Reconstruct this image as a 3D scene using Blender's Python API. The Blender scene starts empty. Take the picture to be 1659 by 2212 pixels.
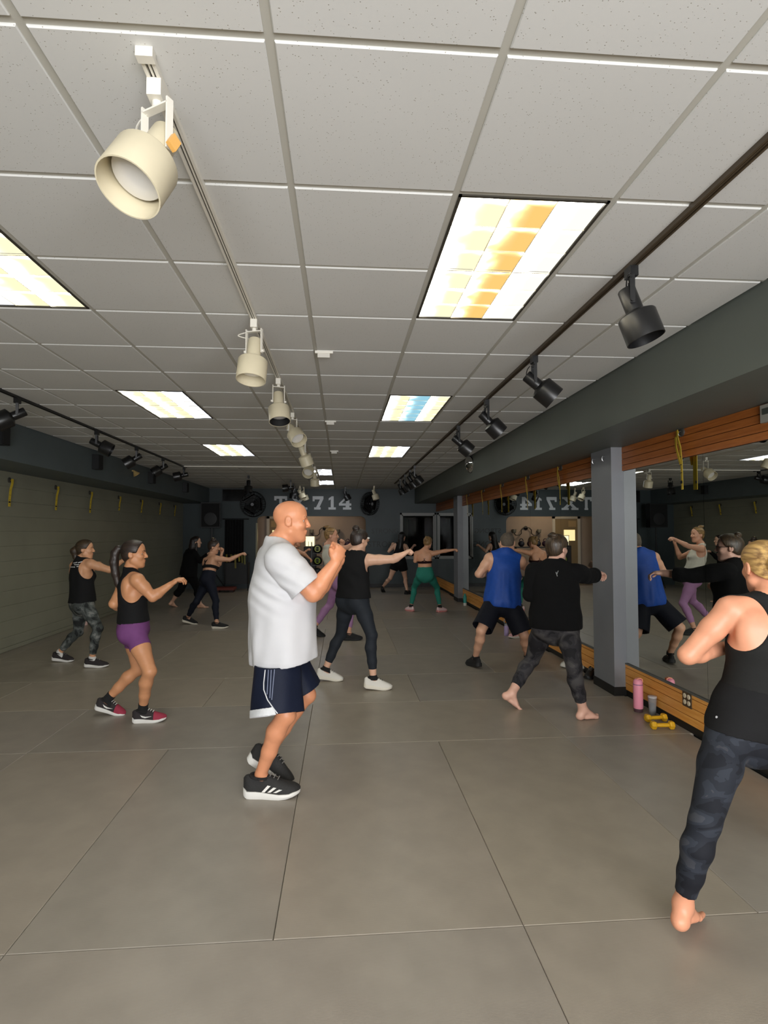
import bpy, bmesh, math, random
import numpy as np
from mathutils import Vector, Matrix
from mathutils.bvhtree import BVHTree

# ------------------------------------------------------------------ camera, light, exposure
SC = bpy.context.scene
COL = SC.collection
IW, IH, FPX = 1659.0, 2212.0, 1204.0
YAW, PITCH, ROLL, CAMH = 0.0754, 0.0364, 0.0016, 1.588
CEIL = 2.845

_f = Vector((math.sin(YAW) * math.cos(PITCH), math.cos(YAW) * math.cos(PITCH), math.sin(PITCH)))
_r = Vector((math.cos(YAW), -math.sin(YAW), 0))
_u = _r.cross(_f)
_r2 = _r * math.cos(ROLL) - _u * math.sin(ROLL)
_u2 = _r * math.sin(ROLL) + _u * math.cos(ROLL)
cam_d = bpy.data.cameras.new('camera')
cam = bpy.data.objects.new('camera', cam_d)
COL.objects.link(cam)
_m = Matrix((( _r2.x, _u2.x, -_f.x, 0), (_r2.y, _u2.y, -_f.y, 0), (_r2.z, _u2.z, -_f.z, CAMH), (0, 0, 0, 1)))
cam.matrix_world = _m
cam_d.sensor_fit = 'HORIZONTAL'
cam_d.sensor_width = 36.0
cam_d.lens = FPX * 36.0 / IW
cam_d.clip_start = 0.02
SC.camera = cam

world = bpy.data.worlds.new('world'); SC.world = world
world.use_nodes = True
world.node_tree.nodes['Background'].inputs[0].default_value = (0.75, 0.86, 1.0, 1)
world.node_tree.nodes['Background'].inputs[1].default_value = 0.15

def area_light(name, loc, aim, sx, sy, power, col):
    l = bpy.data.lights.new(name, 'AREA'); l.shape = 'RECTANGLE'; l.size = sx; l.size_y = sy
    l.energy = power; l.color = col
    o = bpy.data.objects.new(name, l); COL.objects.link(o)
    o.location = loc
    o.rotation_euler = (Vector(aim) - Vector(loc)).to_track_quat('-Z', 'Y').to_euler()
    return o
WIN_POWER = 410.0
TROF = 44.0          # brightness of the fluorescent troffers
area_light('window_daylight', (0.9, -2.85, 1.45), (0.9, 2.0, 1.75), 4.6, 2.1, WIN_POWER, (0.97, 0.98, 1.0))

vs = SC.view_settings
vs.view_transform = 'Standard'; vs.look = 'None'; vs.gamma = 1.0; vs.use_curve_mapping = False
vs.exposure = 0.15
SC.cycles.use_denoising = True
SC.cycles.max_bounces = 8
SC.cycles.diffuse_bounces = 4
SC.cycles.glossy_bounces = 4
SC.cycles.transparent_max_bounces = 8
SC.cycles.caustics_reflective = False
SC.cycles.caustics_refractive = False
SC.cycles.sample_clamp_indirect = 6.0

# ------------------------------------------------------------------ pixel helpers (photo pixel -> direction)
def ray(u, v):
    return (_f + _r2 * ((u - IW / 2) / FPX) + _u2 * ((IH / 2 - v) / FPX))
CAMO = Vector((0, 0, CAMH))
def onz(u, v, z=0.0):
    d = ray(u, v); return CAMO + d * ((z - CAMH) / d.z)
def ony(u, v, Y):
    d = ray(u, v); return CAMO + d * (Y / d.y)
def onx(u, v, X):
    d = ray(u, v); return CAMO + d * (X / d.x)

# ------------------------------------------------------------------ materials
def lin(c):
    out = []
    for x in c[:3]:
        x = x / 255.0
        out.append(x / 12.92 if x <= 0.04045 else ((x + 0.055) / 1.055) ** 2.4)
    return tuple(out) + (1.0,)
MATS = {}
def mat(name, col, rough=0.6, metal=0.0, noise=None, bump=None, spec=0.5, stretch=None, col2=None, coat=0.0, sheen=0.0):
    """col: sRGB 0-255. noise=(scale, amount): colour variation. bump=(scale, strength)."""
    if name in MATS: return MATS[name]
    m = bpy.data.materials.new(name); m.use_nodes = True
    nt = m.node_tree; b = nt.nodes['Principled BSDF']
    b.inputs['Base Color'].default_value = lin(col)
    b.inputs['Roughness'].default_value = rough
    b.inputs['Metallic'].default_value = metal
    b.inputs['Specular IOR Level'].default_value = spec
    if coat: b.inputs['Coat Weight'].default_value = coat
    if sheen: b.inputs['Sheen Weight'].default_value = sheen
    tc = nt.nodes.new('ShaderNodeTexCoord'); src = tc.outputs['Object']
    if stretch:
        mp = nt.nodes.new('ShaderNodeMapping'); mp.inputs['Scale'].default_value = stretch
        nt.links.new(src, mp.inputs['Vector']); src = mp.outputs['Vector']
    if noise:
        n = nt.nodes.new('ShaderNodeTexNoise'); n.inputs['Scale'].default_value = noise[0]; n.inputs['Detail'].default_value = 4
        nt.links.new(src, n.inputs['Vector'])
        mx = nt.nodes.new('ShaderNodeMix'); mx.data_type = 'RGBA'
        a = lin(col)
        if col2 is None:
            lo = tuple(max(0, x * (1 - noise[1])) for x in a[:3]) + (1,); hi = tuple(min(1, x * (1 + noise[1])) for x in a[:3]) + (1,)
        else: lo, hi = a, lin(col2)
        mx.inputs[6].default_value = lo; mx.inputs[7].default_value = hi
        mr = nt.nodes.new('ShaderNodeMapRange'); mr.inputs[1].default_value = 0.35; mr.inputs[2].default_value = 0.65
        nt.links.new(n.outputs['Fac'], mr.inputs[0]); nt.links.new(mr.outputs[0], mx.inputs[0])
        nt.links.new(mx.outputs[2], b.inputs['Base Color'])
    if bump:
        n2 = nt.nodes.new('ShaderNodeTexNoise'); n2.inputs['Scale'].default_value = bump[0]; n2.inputs['Detail'].default_value = 3
        nt.links.new(src, n2.inputs['Vector'])
        bp = nt.nodes.new('ShaderNodeBump'); bp.inputs['Strength'].default_value = bump[1]; bp.inputs['Distance'].default_value = 0.01
        nt.links.new(n2.outputs['Fac'], bp.inputs['Height']); nt.links.new(bp.outputs['Normal'], b.inputs['Normal'])
    MATS[name] = m
    return m
def emat(name, col, strength):
    if name in MATS: return MATS[name]
    m = bpy.data.materials.new(name); m.use_nodes = True
    b = m.node_tree.nodes['Principled BSDF']
    b.inputs['Base Color'].default_value = lin(col)
    b.inputs['Emission Color'].default_value = lin(col); b.inputs['Emission Strength'].default_value = strength
    MATS[name] = m; return m

# ------------------------------------------------------------------ mesh builder
def frame_from(axis, hint=(0, 0, 1)):
    a = Vector(axis).normalized(); h = Vector(hint)
    if abs(a.dot(h)) > 0.98: h = Vector((1, 0, 0))
    x = h.cross(a).normalized(); y = a.cross(x)
    return x, y, a
def wloc(o):
    p = Vector((0, 0, 0))
    while o is not None: p = p + o.location; o = o.parent
    return tuple(p)
class MB:
    def __init__(s): s.v = []; s.f = []
    def add(s, vs, fs):
        o = len(s.v); s.v += [tuple(p) for p in vs]; s.f += [tuple(i + o for i in f) for f in fs]; return s
    def box(s, lo, hi):
        x0, y0, z0 = lo; x1, y1, z1 = hi
        return s.add([(x0,y0,z0),(x1,y0,z0),(x1,y1,z0),(x0,y1,z0),(x0,y0,z1),(x1,y0,z1),(x1,y1,z1),(x0,y1,z1)],
                     [(0,3,2,1),(4,5,6,7),(0,1,5,4),(1,2,6,5),(2,3,7,6),(3,0,4,7)])
    def obox(s, c, x, y, z, hx, hy, hz):
        c = Vector(c); x = Vector(x).normalized() * hx; y = Vector(y).normalized() * hy; z = Vector(z).normalized() * hz
        vs = [c - x - y - z, c + x - y - z, c + x + y - z, c - x + y - z, c - x - y + z, c + x - y + z, c + x + y + z, c - x + y + z]
        return s.add(vs, [(0,3,2,1),(4,5,6,7),(0,1,5,4),(1,2,6,5),(2,3,7,6),(3,0,4,7)])
    def chambox(s, lo, hi, c):
        """box whose top edges are chamfered"""
        x0, y0, z0 = lo; x1, y1, z1 = hi
        vs = [(x0,y0,z0),(x1,y0,z0),(x1,y1,z0),(x0,y1,z0),(x0,y0,z1-c),(x1,y0,z1-c),(x1,y1,z1-c),(x0,y1,z1-c),
              (x0+c,y0+c,z1),(x1-c,y0+c,z1),(x1-c,y1-c,z1),(x0+c,y1-c,z1)]
        return s.add(vs, [(0,3,2,1),(0,1,5,4),(1,2,6,5),(2,3,7,6),(3,0,4,7),(4,5,9,8),(5,6,10,9),(6,7,11,10),(7,4,8,11),(8,9,10,11)])
    def lathe(s, prof, org, axis, n=24, hint=(0, 0, 1), cap0=True, cap1=True):
        """prof: [(along, radius)...]"""
        x, y, a = frame_from(axis, hint); org = Vector(org); o = len(s.v)
        for t, r in prof:
            for i in range(n):
                an = 2 * math.pi * i / n
                s.v.append(tuple(org + a * t + x * (r * math.cos(an)) + y * (r * math.sin(an))))
        for k in range(len(prof) - 1):
            for i in range(n):
                j = (i + 1) % n
                s.f.append((o + k*n + i, o + k*n + j, o + (k+1)*n + j, o + (k+1)*n + i))
        if cap0: s.f.append(tuple(o + i for i in range(n))[::-1])
        if cap1: s.f.append(tuple(o + (len(prof)-1)*n + i for i in range(n)))
        return s
    def cyl(s, A, B, r, r2=None, n=16):
        A = Vector(A); B = Vector(B); L = (B - A).length
        return s.lathe([(0, r), (L, r if r2 is None else r2)], A, B - A, n)
    def tube(s, pts, r, n=8, flat=None):
        """flat=(w,h): ribbon section"""
        pts = [Vector(p) for p in pts]; o = len(s.v); prevx = None
        for i, p in enumerate(pts):
            t = (pts[min(i+1, len(pts)-1)] - pts[max(i-1, 0)]).normalized()
            if prevx is None: x, y, _ = frame_from(t)
            else:
                x = (prevx - t * prevx.dot(t)).normalized(); y = t.cross(x)
            prevx = x
            for k in range(n):
                an = 2 * math.pi * k / n
                s.v.append(tuple(p + x * (r * math.cos(an)) + y * (r * math.sin(an))))
        for i in range(len(pts) - 1):
            for k in range(n):
                j = (k + 1) % n
                s.f.append((o+i*n+k, o+i*n+j, o+(i+1)*n+j, o+(i+1)*n+k))
        s.f.append(tuple(o + k for k in range(n))[::-1]); s.f.append(tuple(o + (len(pts)-1)*n + k for k in range(n)))
        return s
    def ribbon(s, pts, side, w, th):
        """flat strap following pts, width along side"""
        pts = [Vector(p) for p in pts]; sd = Vector(side).normalized(); o = len(s.v)
        for i, p in enumerate(pts):
            t = (pts[min(i+1, len(pts)-1)] - pts[max(i-1, 0)]).normalized(); nn = t.cross(sd).normalized()
            for a, b in ((-1,-1),(1,-1),(1,1),(-1,1)):
                s.v.append(tuple(p + sd * (a*w/2) + nn * (b*th/2)))
        for i in range(len(pts)-1):
            for k in range(4):
                j = (k+1) % 4
                s.f.append((o+i*4+k, o+i*4+j, o+(i+1)*4+j, o+(i+1)*4+k))
        s.f.append((o+3,o+2,o+1,o)); e = o+(len(pts)-1)*4; s.f.append((e,e+1,e+2,e+3))
        return s
    def prism(s, poly, org, x, y, depth):
        """poly 2-D outline (ccw) in plane org,x,y, extruded by depth along x cross y"""
        org = Vector(org); x = Vector(x); y = Vector(y); z = x.cross(y).normalized() * depth; n = len(poly); o = len(s.v)
        for a, b in poly: s.v.append(tuple(org + x*a + y*b))
        for a, b in poly: s.v.append(tuple(org + x*a + y*b + z))
        s.f.append(tuple(o + i for i in range(n))[::-1]); s.f.append(tuple(o + n + i for i in range(n)))
        for i in range(n):
            j = (i+1) % n; s.f.append((o+i, o+j, o+n+j, o+n+i))
        return s
    def ball(s, c, r, nu=12, nv=8, sc=(1,1,1)):
        c = Vector(c); o = len(s.v)
        for j in range(1, nv):
            ph = math.pi * j / nv
            for i in range(nu):
                th = 2*math.pi*i/nu
                s.v.append((c.x + r*sc[0]*math.sin(ph)*math.cos(th), c.y + r*sc[1]*math.sin(ph)*math.sin(th), c.z + r*sc[2]*math.cos(ph)))
        s.v.append((c.x, c.y, c.z + r*sc[2])); s.v.append((c.x, c.y, c.z - r*sc[2]))
        T = o + (nv-1)*nu; B = T + 1
        for j in range(nv-2):
            for i in range(nu):
                k = (i+1) % nu
                s.f.append((o+j*nu+i, o+(j+1)*nu+i, o+(j+1)*nu+k, o+j*nu+k))
        for i in range(nu):
            k = (i+1) % nu
            s.f.append((T, o+i, o+k)); s.f.append((B, o+(nv-2)*nu+k, o+(nv-2)*nu+i))
        return s
    def mesh(s, name, smooth=False, org=None):
        me = bpy.data.meshes.new(name)
        v = s.v if org is None else [(p[0]-org[0], p[1]-org[1], p[2]-org[2]) for p in s.v]
        me.from_pydata(v, [], s.f); me.update()
        if smooth:
            me.polygons.foreach_set('use_smooth', [True]*len(me.polygons))
            try: me.set_sharp_from_angle(angle=math.radians(40))
            except Exception: pass
        return me
    def build(s, name, m, parent=None, smooth=False, org=None):
        if parent is not None and org is None: org = wloc(parent)
        if org is None: org = (0,0,0)
        o = bpy.data.objects.new(name, s.mesh(name, smooth, org)); COL.objects.link(o)
        o.data.materials.append(m)
        if parent is None: o.location = org
        else: o.parent = parent
        return o
def tag(o, label, cat, group=None):
    o['label'] = label; o['category'] = cat
    if group: o['group'] = group
    return o
def thing(name, label, cat, loc=(0,0,0), group=None):
    o = bpy.data.objects.new(name, None); COL.objects.link(o); o.location = loc; o.empty_display_size = 0.1
    o.matrix_world = Matrix.Translation(Vector(loc))
    return tag(o, label, cat, group)
def struct(name, mb, m, parent=None, smooth=False, label=None):
    o = mb.build(name, m, parent, smooth)
    o['kind'] = 'structure'
    if label: o['label'] = label
    return o
def shared(name, me, m, parent, loc):
    """another copy of one mesh as a part of parent; loc relative to parent"""
    o = bpy.data.objects.new(name, me); COL.objects.link(o); o.parent = parent; o.location = loc
    if m is not None:
        if len(me.materials) == 0: me.materials.append(m)
        if me.materials[0] is not m:
            o.material_slots[0].link = 'OBJECT'; o.material_slots[0].material = m
    return o

RNG = random.Random(7)
# ------------------------------------------------------------------ room constants
XL, XR, YB, YF = -4.48, 2.77, 16.15, -3.2
XLS, XRS, ZS = -3.76, 2.12, 2.41      # soffit faces and underside
WOODX = 2.75; MIRX = 2.765

# surfaces
M_wallL = mat('wall_paint_left', (142, 142, 124), 0.34, noise=(1.5, 0.06), bump=(60, 0.04))
M_soffL = mat('left_soffit_slate_paint', (86, 96, 98), 0.5, noise=(2.0, 0.05), bump=(90, 0.03))
M_dark = mat('dark_slate_paint', (58, 68, 70), 0.5, noise=(2.0, 0.05), bump=(90, 0.03))
M_soffR = mat('slate_grey_paint', (92, 98, 92), 0.5, noise=(2.0, 0.04), bump=(90, 0.03))
M_pillar = mat('pillar_grey_paint', (128, 130, 134), 0.42, noise=(3, 0.04))
M_base = mat('black_rubber_base', (22, 22, 20), 0.5)
M_grid = mat('ceiling_grid_metal', (186, 184, 174), 0.5)
M_beige = mat('beige_hall_paint', (176, 158, 142), 0.6, noise=(2, 0.05))
M_white = mat('white_trim_paint', (214, 206, 192), 0.45)
M_black = mat('black_plastic', (14, 14, 15), 0.45)
M_blackmetal = mat('black_enamel', (20, 20, 21), 0.35)
M_mat0 = []
for k, c in enumerate(((152, 143, 130), (146, 139, 128), (155, 145, 130), (149, 141, 130), (153, 144, 129))):
    mm = mat('tatami_mat_vinyl_%d' % k, c, 0.36, noise=(5, 0.06), spec=0.5)
    nt = mm.node_tree; b = nt.nodes['Principled BSDF']
    tc = nt.nodes.new('ShaderNodeTexCoord')
    wv = nt.nodes.new('ShaderNodeTexWave'); wv.bands_direction = 'Y'; wv.inputs['Scale'].default_value = 55; wv.inputs['Distortion'].default_value = 1.5
    wv2 = nt.nodes.new('ShaderNodeTexNoise'); wv2.inputs['Scale'].default_value = 300
    nt.links.new(tc.outputs['Object'], wv.inputs['Vector']); nt.links.new(tc.outputs['Object'], wv2.inputs['Vector'])
    ad = nt.nodes.new('ShaderNodeMath'); ad.operation = 'ADD'
    nt.links.new(wv.outputs['Fac'], ad.inputs[0]); nt.links.new(wv2.outputs['Fac'], ad.inputs[1])
    bp = nt.nodes.new('ShaderNodeBump'); bp.inputs['Strength'].default_value = 0.05; bp.inputs['Distance'].default_value = 0.003
    nt.links.new(ad.outputs[0], bp.inputs['Height']); nt.links.new(bp.outputs['Normal'], b.inputs['Normal'])
    M_mat0.append(mm)
def tile_mat():
    m = bpy.data.materials.new('ceiling_tile_mineral'); m.use_nodes = True
    nt = m.node_tree; b = nt.nodes['Principled BSDF']; b.inputs['Roughness'].default_value = 0.9; b.inputs['Specular IOR Level'].default_value = 0.15
    geo = nt.nodes.new('ShaderNodeNewGeometry')
    v = nt.nodes.new('ShaderNodeTexVoronoi'); v.inputs['Scale'].default_value = 105; v.inputs['Randomness'].default_value = 1
    nz = nt.nodes.new('ShaderNodeTexNoise'); nz.inputs['Scale'].default_value = 45; nz.inputs['Detail'].default_value = 2
    big = nt.nodes.new('ShaderNodeTexNoise'); big.inputs['Scale'].default_value = 1.1
    for n in (v, nz, big): nt.links.new(geo.outputs['Position'], n.inputs['Vector'])
    mr = nt.nodes.new('ShaderNodeMapRange'); mr.inputs[1].default_value = 0.10; mr.inputs[2].default_value = 0.17
    nt.links.new(v.outputs['Distance'], mr.inputs[0])
    gt = nt.nodes.new('ShaderNodeMath'); gt.operation = 'GREATER_THAN'; gt.inputs[1].default_value = 0.50
    nt.links.new(nz.outputs['Fac'], gt.inputs[0])
    inv = nt.nodes.new('ShaderNodeMath'); inv.operation = 'SUBTRACT'; inv.inputs[0].default_value = 1.0; nt.links.new(gt.outputs[0], inv.inputs[1])
    mxm = nt.nodes.new('ShaderNodeMath'); mxm.operation = 'MAXIMUM'; nt.links.new(mr.outputs[0], mxm.inputs[0]); nt.links.new(inv.outputs[0], mxm.inputs[1])
    mx = nt.nodes.new('ShaderNodeMix'); mx.data_type = 'RGBA'
    mx.inputs[6].default_value = lin((150, 144, 132)); 
    mx2 = nt.nodes.new('ShaderNodeMix'); mx2.data_type = 'RGBA'
    mx2.inputs[6].default_value = lin((206, 206, 202)); mx2.inputs[7].default_value = lin((217, 217, 214))
    nt.links.new(big.outputs['Fac'], mx2.inputs[0]); nt.links.new(mx2.outputs[2], mx.inputs[7])
    nt.links.new(mxm.outputs[0], mx.inputs[0]); nt.links.new(mx.outputs[2], b.inputs['Base Color'])
    bp = nt.nodes.new('ShaderNodeBump'); bp.inputs['Strength'].default_value = 0.35; bp.inputs['Distance'].default_value = 0.004
    nt.links.new(mxm.outputs[0], bp.inputs['Height']); nt.links.new(bp.outputs['Normal'], b.inputs['Normal'])
    return m
M_tile = tile_mat()
def wood_mat(name, c1, c2):
    m = bpy.data.materials.new(name); m.use_nodes = True
    nt = m.node_tree; b = nt.nodes['Principled BSDF']; b.inputs['Roughness'].default_value = 0.42
    tc = nt.nodes.new('ShaderNodeTexCoord'); mp = nt.nodes.new('ShaderNodeMapping'); mp.inputs['Scale'].default_value = (6, 1.2, 22)
    n = nt.nodes.new('ShaderNodeTexNoise'); n.inputs['Scale'].default_value = 3.0; n.inputs['Detail'].default_value = 6; n.inputs['Distortion'].default_value = 0.8
    nt.links.new(tc.outputs['Object'], mp.inputs['Vector']); nt.links.new(mp.outputs['Vector'], n.inputs['Vector'])
    cr = nt.nodes.new('ShaderNodeValToRGB'); cr.color_ramp.elements[0].position = 0.3; cr.color_ramp.elements[0].color = lin(c1)
    cr.color_ramp.elements[1].position = 0.7; cr.color_ramp.elements[1].color = lin(c2)
    nt.links.new(n.outputs['Fac'], cr.inputs[0]); nt.links.new(cr.outputs[0], b.inputs['Base Color'])
    bp = nt.nodes.new('ShaderNodeBump'); bp.inputs['Strength'].default_value = 0.08; nt.links.new(n.outputs['Fac'], bp.inputs['Height']); nt.links.new(bp.outputs['Normal'], b.inputs['Normal'])
    return m
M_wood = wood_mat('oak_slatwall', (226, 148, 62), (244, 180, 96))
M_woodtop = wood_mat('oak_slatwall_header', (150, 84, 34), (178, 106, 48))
def mirror_mat():
    m = bpy.data.materials.new('mirror_glass'); m.use_nodes = True
    b = m.node_tree.nodes['Principled BSDF']; b.inputs['Base Color'].default_value = (0.90, 0.93, 0.90, 1)
    b.inputs['Metallic'].default_value = 1.0; b.inputs['Roughness'].default_value = 0.0
    return m
M_mirror = mirror_mat()

# ------------------------------------------------------------------ floor: slab and mats
floor = struct('floor', MB().box((XL-0.1, YF-0.1, -0.12), (XR+0.1, YB+2.6, -0.025)), mat('subfloor_black', (40, 38, 34), 0.8))
floor['label'] = 'dark floor under the grey training mats'
def add_mat(x0, x1, y0, y1):
    x0 = max(x0, XL); x1 = min(x1, XR); 
    y1 = min(y1, YB); y0 = max(y0, YF)
    if x1 - x0 < 0.05 or y1 - y0 < 0.05: return
    g = 0.0012
    mb = MB().chambox((x0+g, y0+g, -0.025), (x1-g, y1-g, 0.0), 0.0028)
    cx, cy = (x0+x1)/2, (y0+y1)/2
    o = mb.build('mat', RNG.choice(M_mat0), None, org=(cx, cy, 0))
    o.parent = floor
X0 = -0.266; Y0 = 2.26
def long_row(y0, y1):
    for k in range(-5, 4): add_mat(X0+k, X0+k+1, y0, y1)
def trans_row(y0, off):
    for k in range(-3, 3): add_mat(X0+off+2*k, X0+off+2*k+2, y0, y0+1)
trans_row(Y0-1, 1); trans_row(Y0-2, 0); trans_row(Y0-3, 1); trans_row(Y0-4, 0); trans_row(Y0-5, 1); trans_row(Y0-6, 0)
long_row(Y0, Y0+2)
trans_row(Y0+2, 0); trans_row(Y0+3, 1); trans_row(Y0+4, 0)
long_row(Y0+5, Y0+7)
trans_row(Y0+7, 1); trans_row(Y0+8, 0); long_row(Y0+9, Y0+11); trans_row(Y0+11, 1); trans_row(Y0+12, 0); trans_row(Y0+13, 1)

# ------------------------------------------------------------------ ceiling: slab, grid, tiles
ceiling = struct('ceiling', MB().box((XL-0.1, YF-0.1, CEIL+0.022), (XR+0.1, YB+0.1, CEIL+0.12)), mat('plenum_grey', (150, 148, 140), 0.9))
ceiling['label'] = 'suspended ceiling with white mineral tiles in a grey grid'
T = 0.6096; GX, GY = -0.796, 1.39
lights = {}   # (i, j) lower-left cell of a troffer
for (i, j) in ((-2, 1), (2, 1), (-2, 6), (2, 6), (-2, 11), (2, 11), (0, 16), (0, 20), (-2, -4), (2, -4)):
    lights[(i, j)] = lights[(i, j+1)] = True
tile_me = {}
n_tiles = 0
for i in range(-5, 5):
    for j in range(-3, 25):
        if (i, j) in lights: continue
        x0 = max(GX+i*T, XLS); x1 = min(GX+(i+1)*T, XRS); y0 = GY+j*T; y1 = min(y0+T, YB)
        if x1-x0 < 0.08 or y1-y0 < 0.08: continue
        g = 0.0125; key = (round(x1-x0, 3), round(y1-y0, 3))
        if key not in tile_me:
            w, d = key
            mb = MB(); c = 0.003
            lo = (-w/2+g, -d/2+g, 0); hi = (w/2-g, d/2-g, 0.016)
            # chamfer on the lower (visible) edge
            x_0,y_0,_ = lo; x_1,y_1,z1 = hi
            vs = [(x_0,y_0,z1),(x_1,y_0,z1),(x_1,y_1,z1),(x_0,y_1,z1),(x_0,y_0,c),(x_1,y_0,c),(x_1,y_1,c),(x_0,y_1,c),
                  (x_0+c,y_0+c,0),(x_1-c,y_0+c,0),(x_1-c,y_1-c,0),(x_0+c,y_1-c,0)]
            mb.add(vs, [(0,1,2,3),(0,4,5,1),(1,5,6,2),(2,6,7,3),(3,7,4,0),(4,8,9,5),(5,9,10,6),(6,10,11,7),(7,11,8,4),(8,11,10,9)])
            tile_me[key] = mb.mesh('ceiling_tile')
        shared('ceiling_tile', tile_me[key], M_tile, ceiling, ((x0+x1)/2, (y0+y1)/2, CEIL)); n_tiles += 1
# rest of the ceiling behind the camera
rest = MB()
for i in range(-5, 5):
    for j in range(-8, -3):
        if (i, j) in lights: continue
        x0 = max(GX+i*T, XLS); x1 = min(GX+(i+1)*T, XRS); y0 = max(GY+j*T, YF); y1 = GY+(j+1)*T
        if y1-y0 < 0.08 or x1-x0 < 0.08: continue
        rest.box((x0+.0125, y0+.0125, CEIL), (x1-.0125, y1-.0125, CEIL+.016))
o = rest.build('ceiling_tile_field', M_tile, None); o.parent = ceiling; o['kind'] = 'stuff'
for i in range(-4, 5):
    x = GX+i*T
    MB().box((x-0.0125, YF, CEIL+0.006), (x+0.0125, YB, CEIL+0.018)).build('grid_runner', M_grid, ceiling)
for j in range(-7, 25):
    y = GY+j*T
    MB().box((XLS, y-0.0125, CEIL+0.0068), (XRS, y+0.0125, CEIL+0.0175)).build('grid_cross_bar', M_grid, ceiling)

# ------------------------------------------------------------------ walls
# left wall: courses of painted block
wl = struct('wall_left', MB().box((XL-0.12, YF, -0.02), (XL-0.006, YB, 2.5)), M_wallL, label='grey painted block wall along the left side')
zc = [0.0, 0.06, 0.19, 0.41, 0.61, 0.81, 1.01, 1.21, 1.41, 1.61, 1.81, 2.01, 2.21, 2.43]
for a, b_ in zip(zc[:-1], zc[1:]):
    pr = 0.012 if a < 0.05 else 0.0
    mb = MB(); c = 0.004
    x = XL + pr
    mb.add([(XL-0.01, YF, a), (x, YF, a+c), (x, YF, b_-c), (XL-0.01, YF, b_), (XL-0.01, YB, a), (x, YB, a+c), (x, YB, b_-c), (XL-0.01, YB, b_)],
           [(0,4,5,1),(1,5,6,2),(2,6,7,3),(0,1,2,3),(7,6,5,4)])
    mb.build('block_course', M_wallL, wl)
struct('trim_1', MB().box((XL-0.1, YF, ZS), (XLS, YB, CEIL+0.02)), M_soffL, label='dark slate soffit along the left wall')
struct('trim_2', MB().box((XRS, YF, ZS+0.012), (XR+0.1, YB, CEIL+0.02)), M_soffR, label='slate grey soffit above the mirrors on the right')
struct('wall_right', MB().box((XR+0.012, YF, -0.02), (XR+0.14, YB, 2.5)), M_dark, label='dark wall behind the mirrors')
# back wall with the wide rounded opening into the hall
OX0, OX1, OZ = -2.42, 0.69, 2.055; rr = 0.16
arc = [(OX1-rr+rr*math.cos(a), OZ-rr+rr*math.sin(a)) for a in [math.pi/2*k/8 for k in range(9)]]
arcl = [(OX0+rr-rr*math.sin(a), OZ-rr+rr*math.cos(a)) for a in [math.pi/2*k/8 for k in range(9)]]
outline = [(XL-0.1, -0.02), (OX0, -0.02)] + arcl[::-1] + arc[::-1] + [(OX1, -0.02), (XR+0.14, -0.02), (XR+0.14, CEIL+0.02), (XL-0.1, CEIL+0.02)]
# two windows in the right part are a separate recess: wall split left / right of them
WX0, WX1, WZ0, WZ1 = 1.74, 2.70, 0.86, 2.10
mb = MB()
poly = [(XL-0.1, -0.02), (OX0, -0.02)] + arcl[::-1] + arc[::-1] + [(OX1, -0.02), (WX0, -0.02), (WX0, CEIL+0.02), (XL-0.1, CEIL+0.02)]
mb.prism(poly, (0, YB+0.13, 0), (1,0,0), (0,0,1), 0.13)
mb.box((WX0, YB, -0.02), (XR+0.14, YB+0.13, WZ0)); mb.box((WX0, YB, WZ1), (XR+0.14, YB+0.13, CEIL+0.02)); mb.box((WX1, YB, WZ0), (XR+0.14, YB+0.13, WZ1))
struct('wall_back', mb, M_dark, label='dark slate back wall with a wide rounded opening')
struct('baseboard_back', MB().box((OX1+0.02, YB-0.012, 0), (XR, YB-0.001, 0.10)), M_base)
# hall beyond the opening
HY = YB+1.95
struct('wall_hall', MB().box((OX0-1.6, HY, -0.02), (OX1+1.6, HY+0.1, 2.75)), M_beige, label='beige hall wall seen through the opening')
struct('wall_hall_left', MB().box((OX0-1.7, YB+0.13, -0.02), (OX0-1.6, HY, 2.75)), M_beige)
struct('wall_hall_right', MB().box((OX1+0.9, YB+0.13, -0.02), (OX1+1.0, HY, 2.75)), M_beige)
struct('ceiling_hall', MB().box((OX0-1.6, YB+0.13, 2.7), (OX1+1.6, HY, 2.8)), M_tile)
struct('floor_hall', MB().box((OX0-1.6, YB, -0.024), (OX1+1.6, HY, 0.0)), mat('hall_floor_brown', (84, 72, 60), 0.5))
# rear wall with shop windows (behind the camera, where the daylight comes from)
rw = MB()
rw.box((XL-0.1, YF-0.12, -0.02), (-2.0, YF, CEIL+0.02)); rw.box((-2.0, YF-0.12, -0.02), (XR+0.14, YF, 0.35)); rw.box((-2.0, YF-0.12, 2.55), (XR+0.14, YF, CEIL+0.02))
struct('wall_front', rw, M_dark, label='wall with shop windows behind the viewer')
wf = MB()
for x in (-2.0, -0.45, 1.1, 2.65): wf.box((x, YF-0.09, 0.35), (x+0.08, YF-0.02, 2.55))
struct('window_2', wf, M_blackmetal, label='shop window frames')

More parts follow.
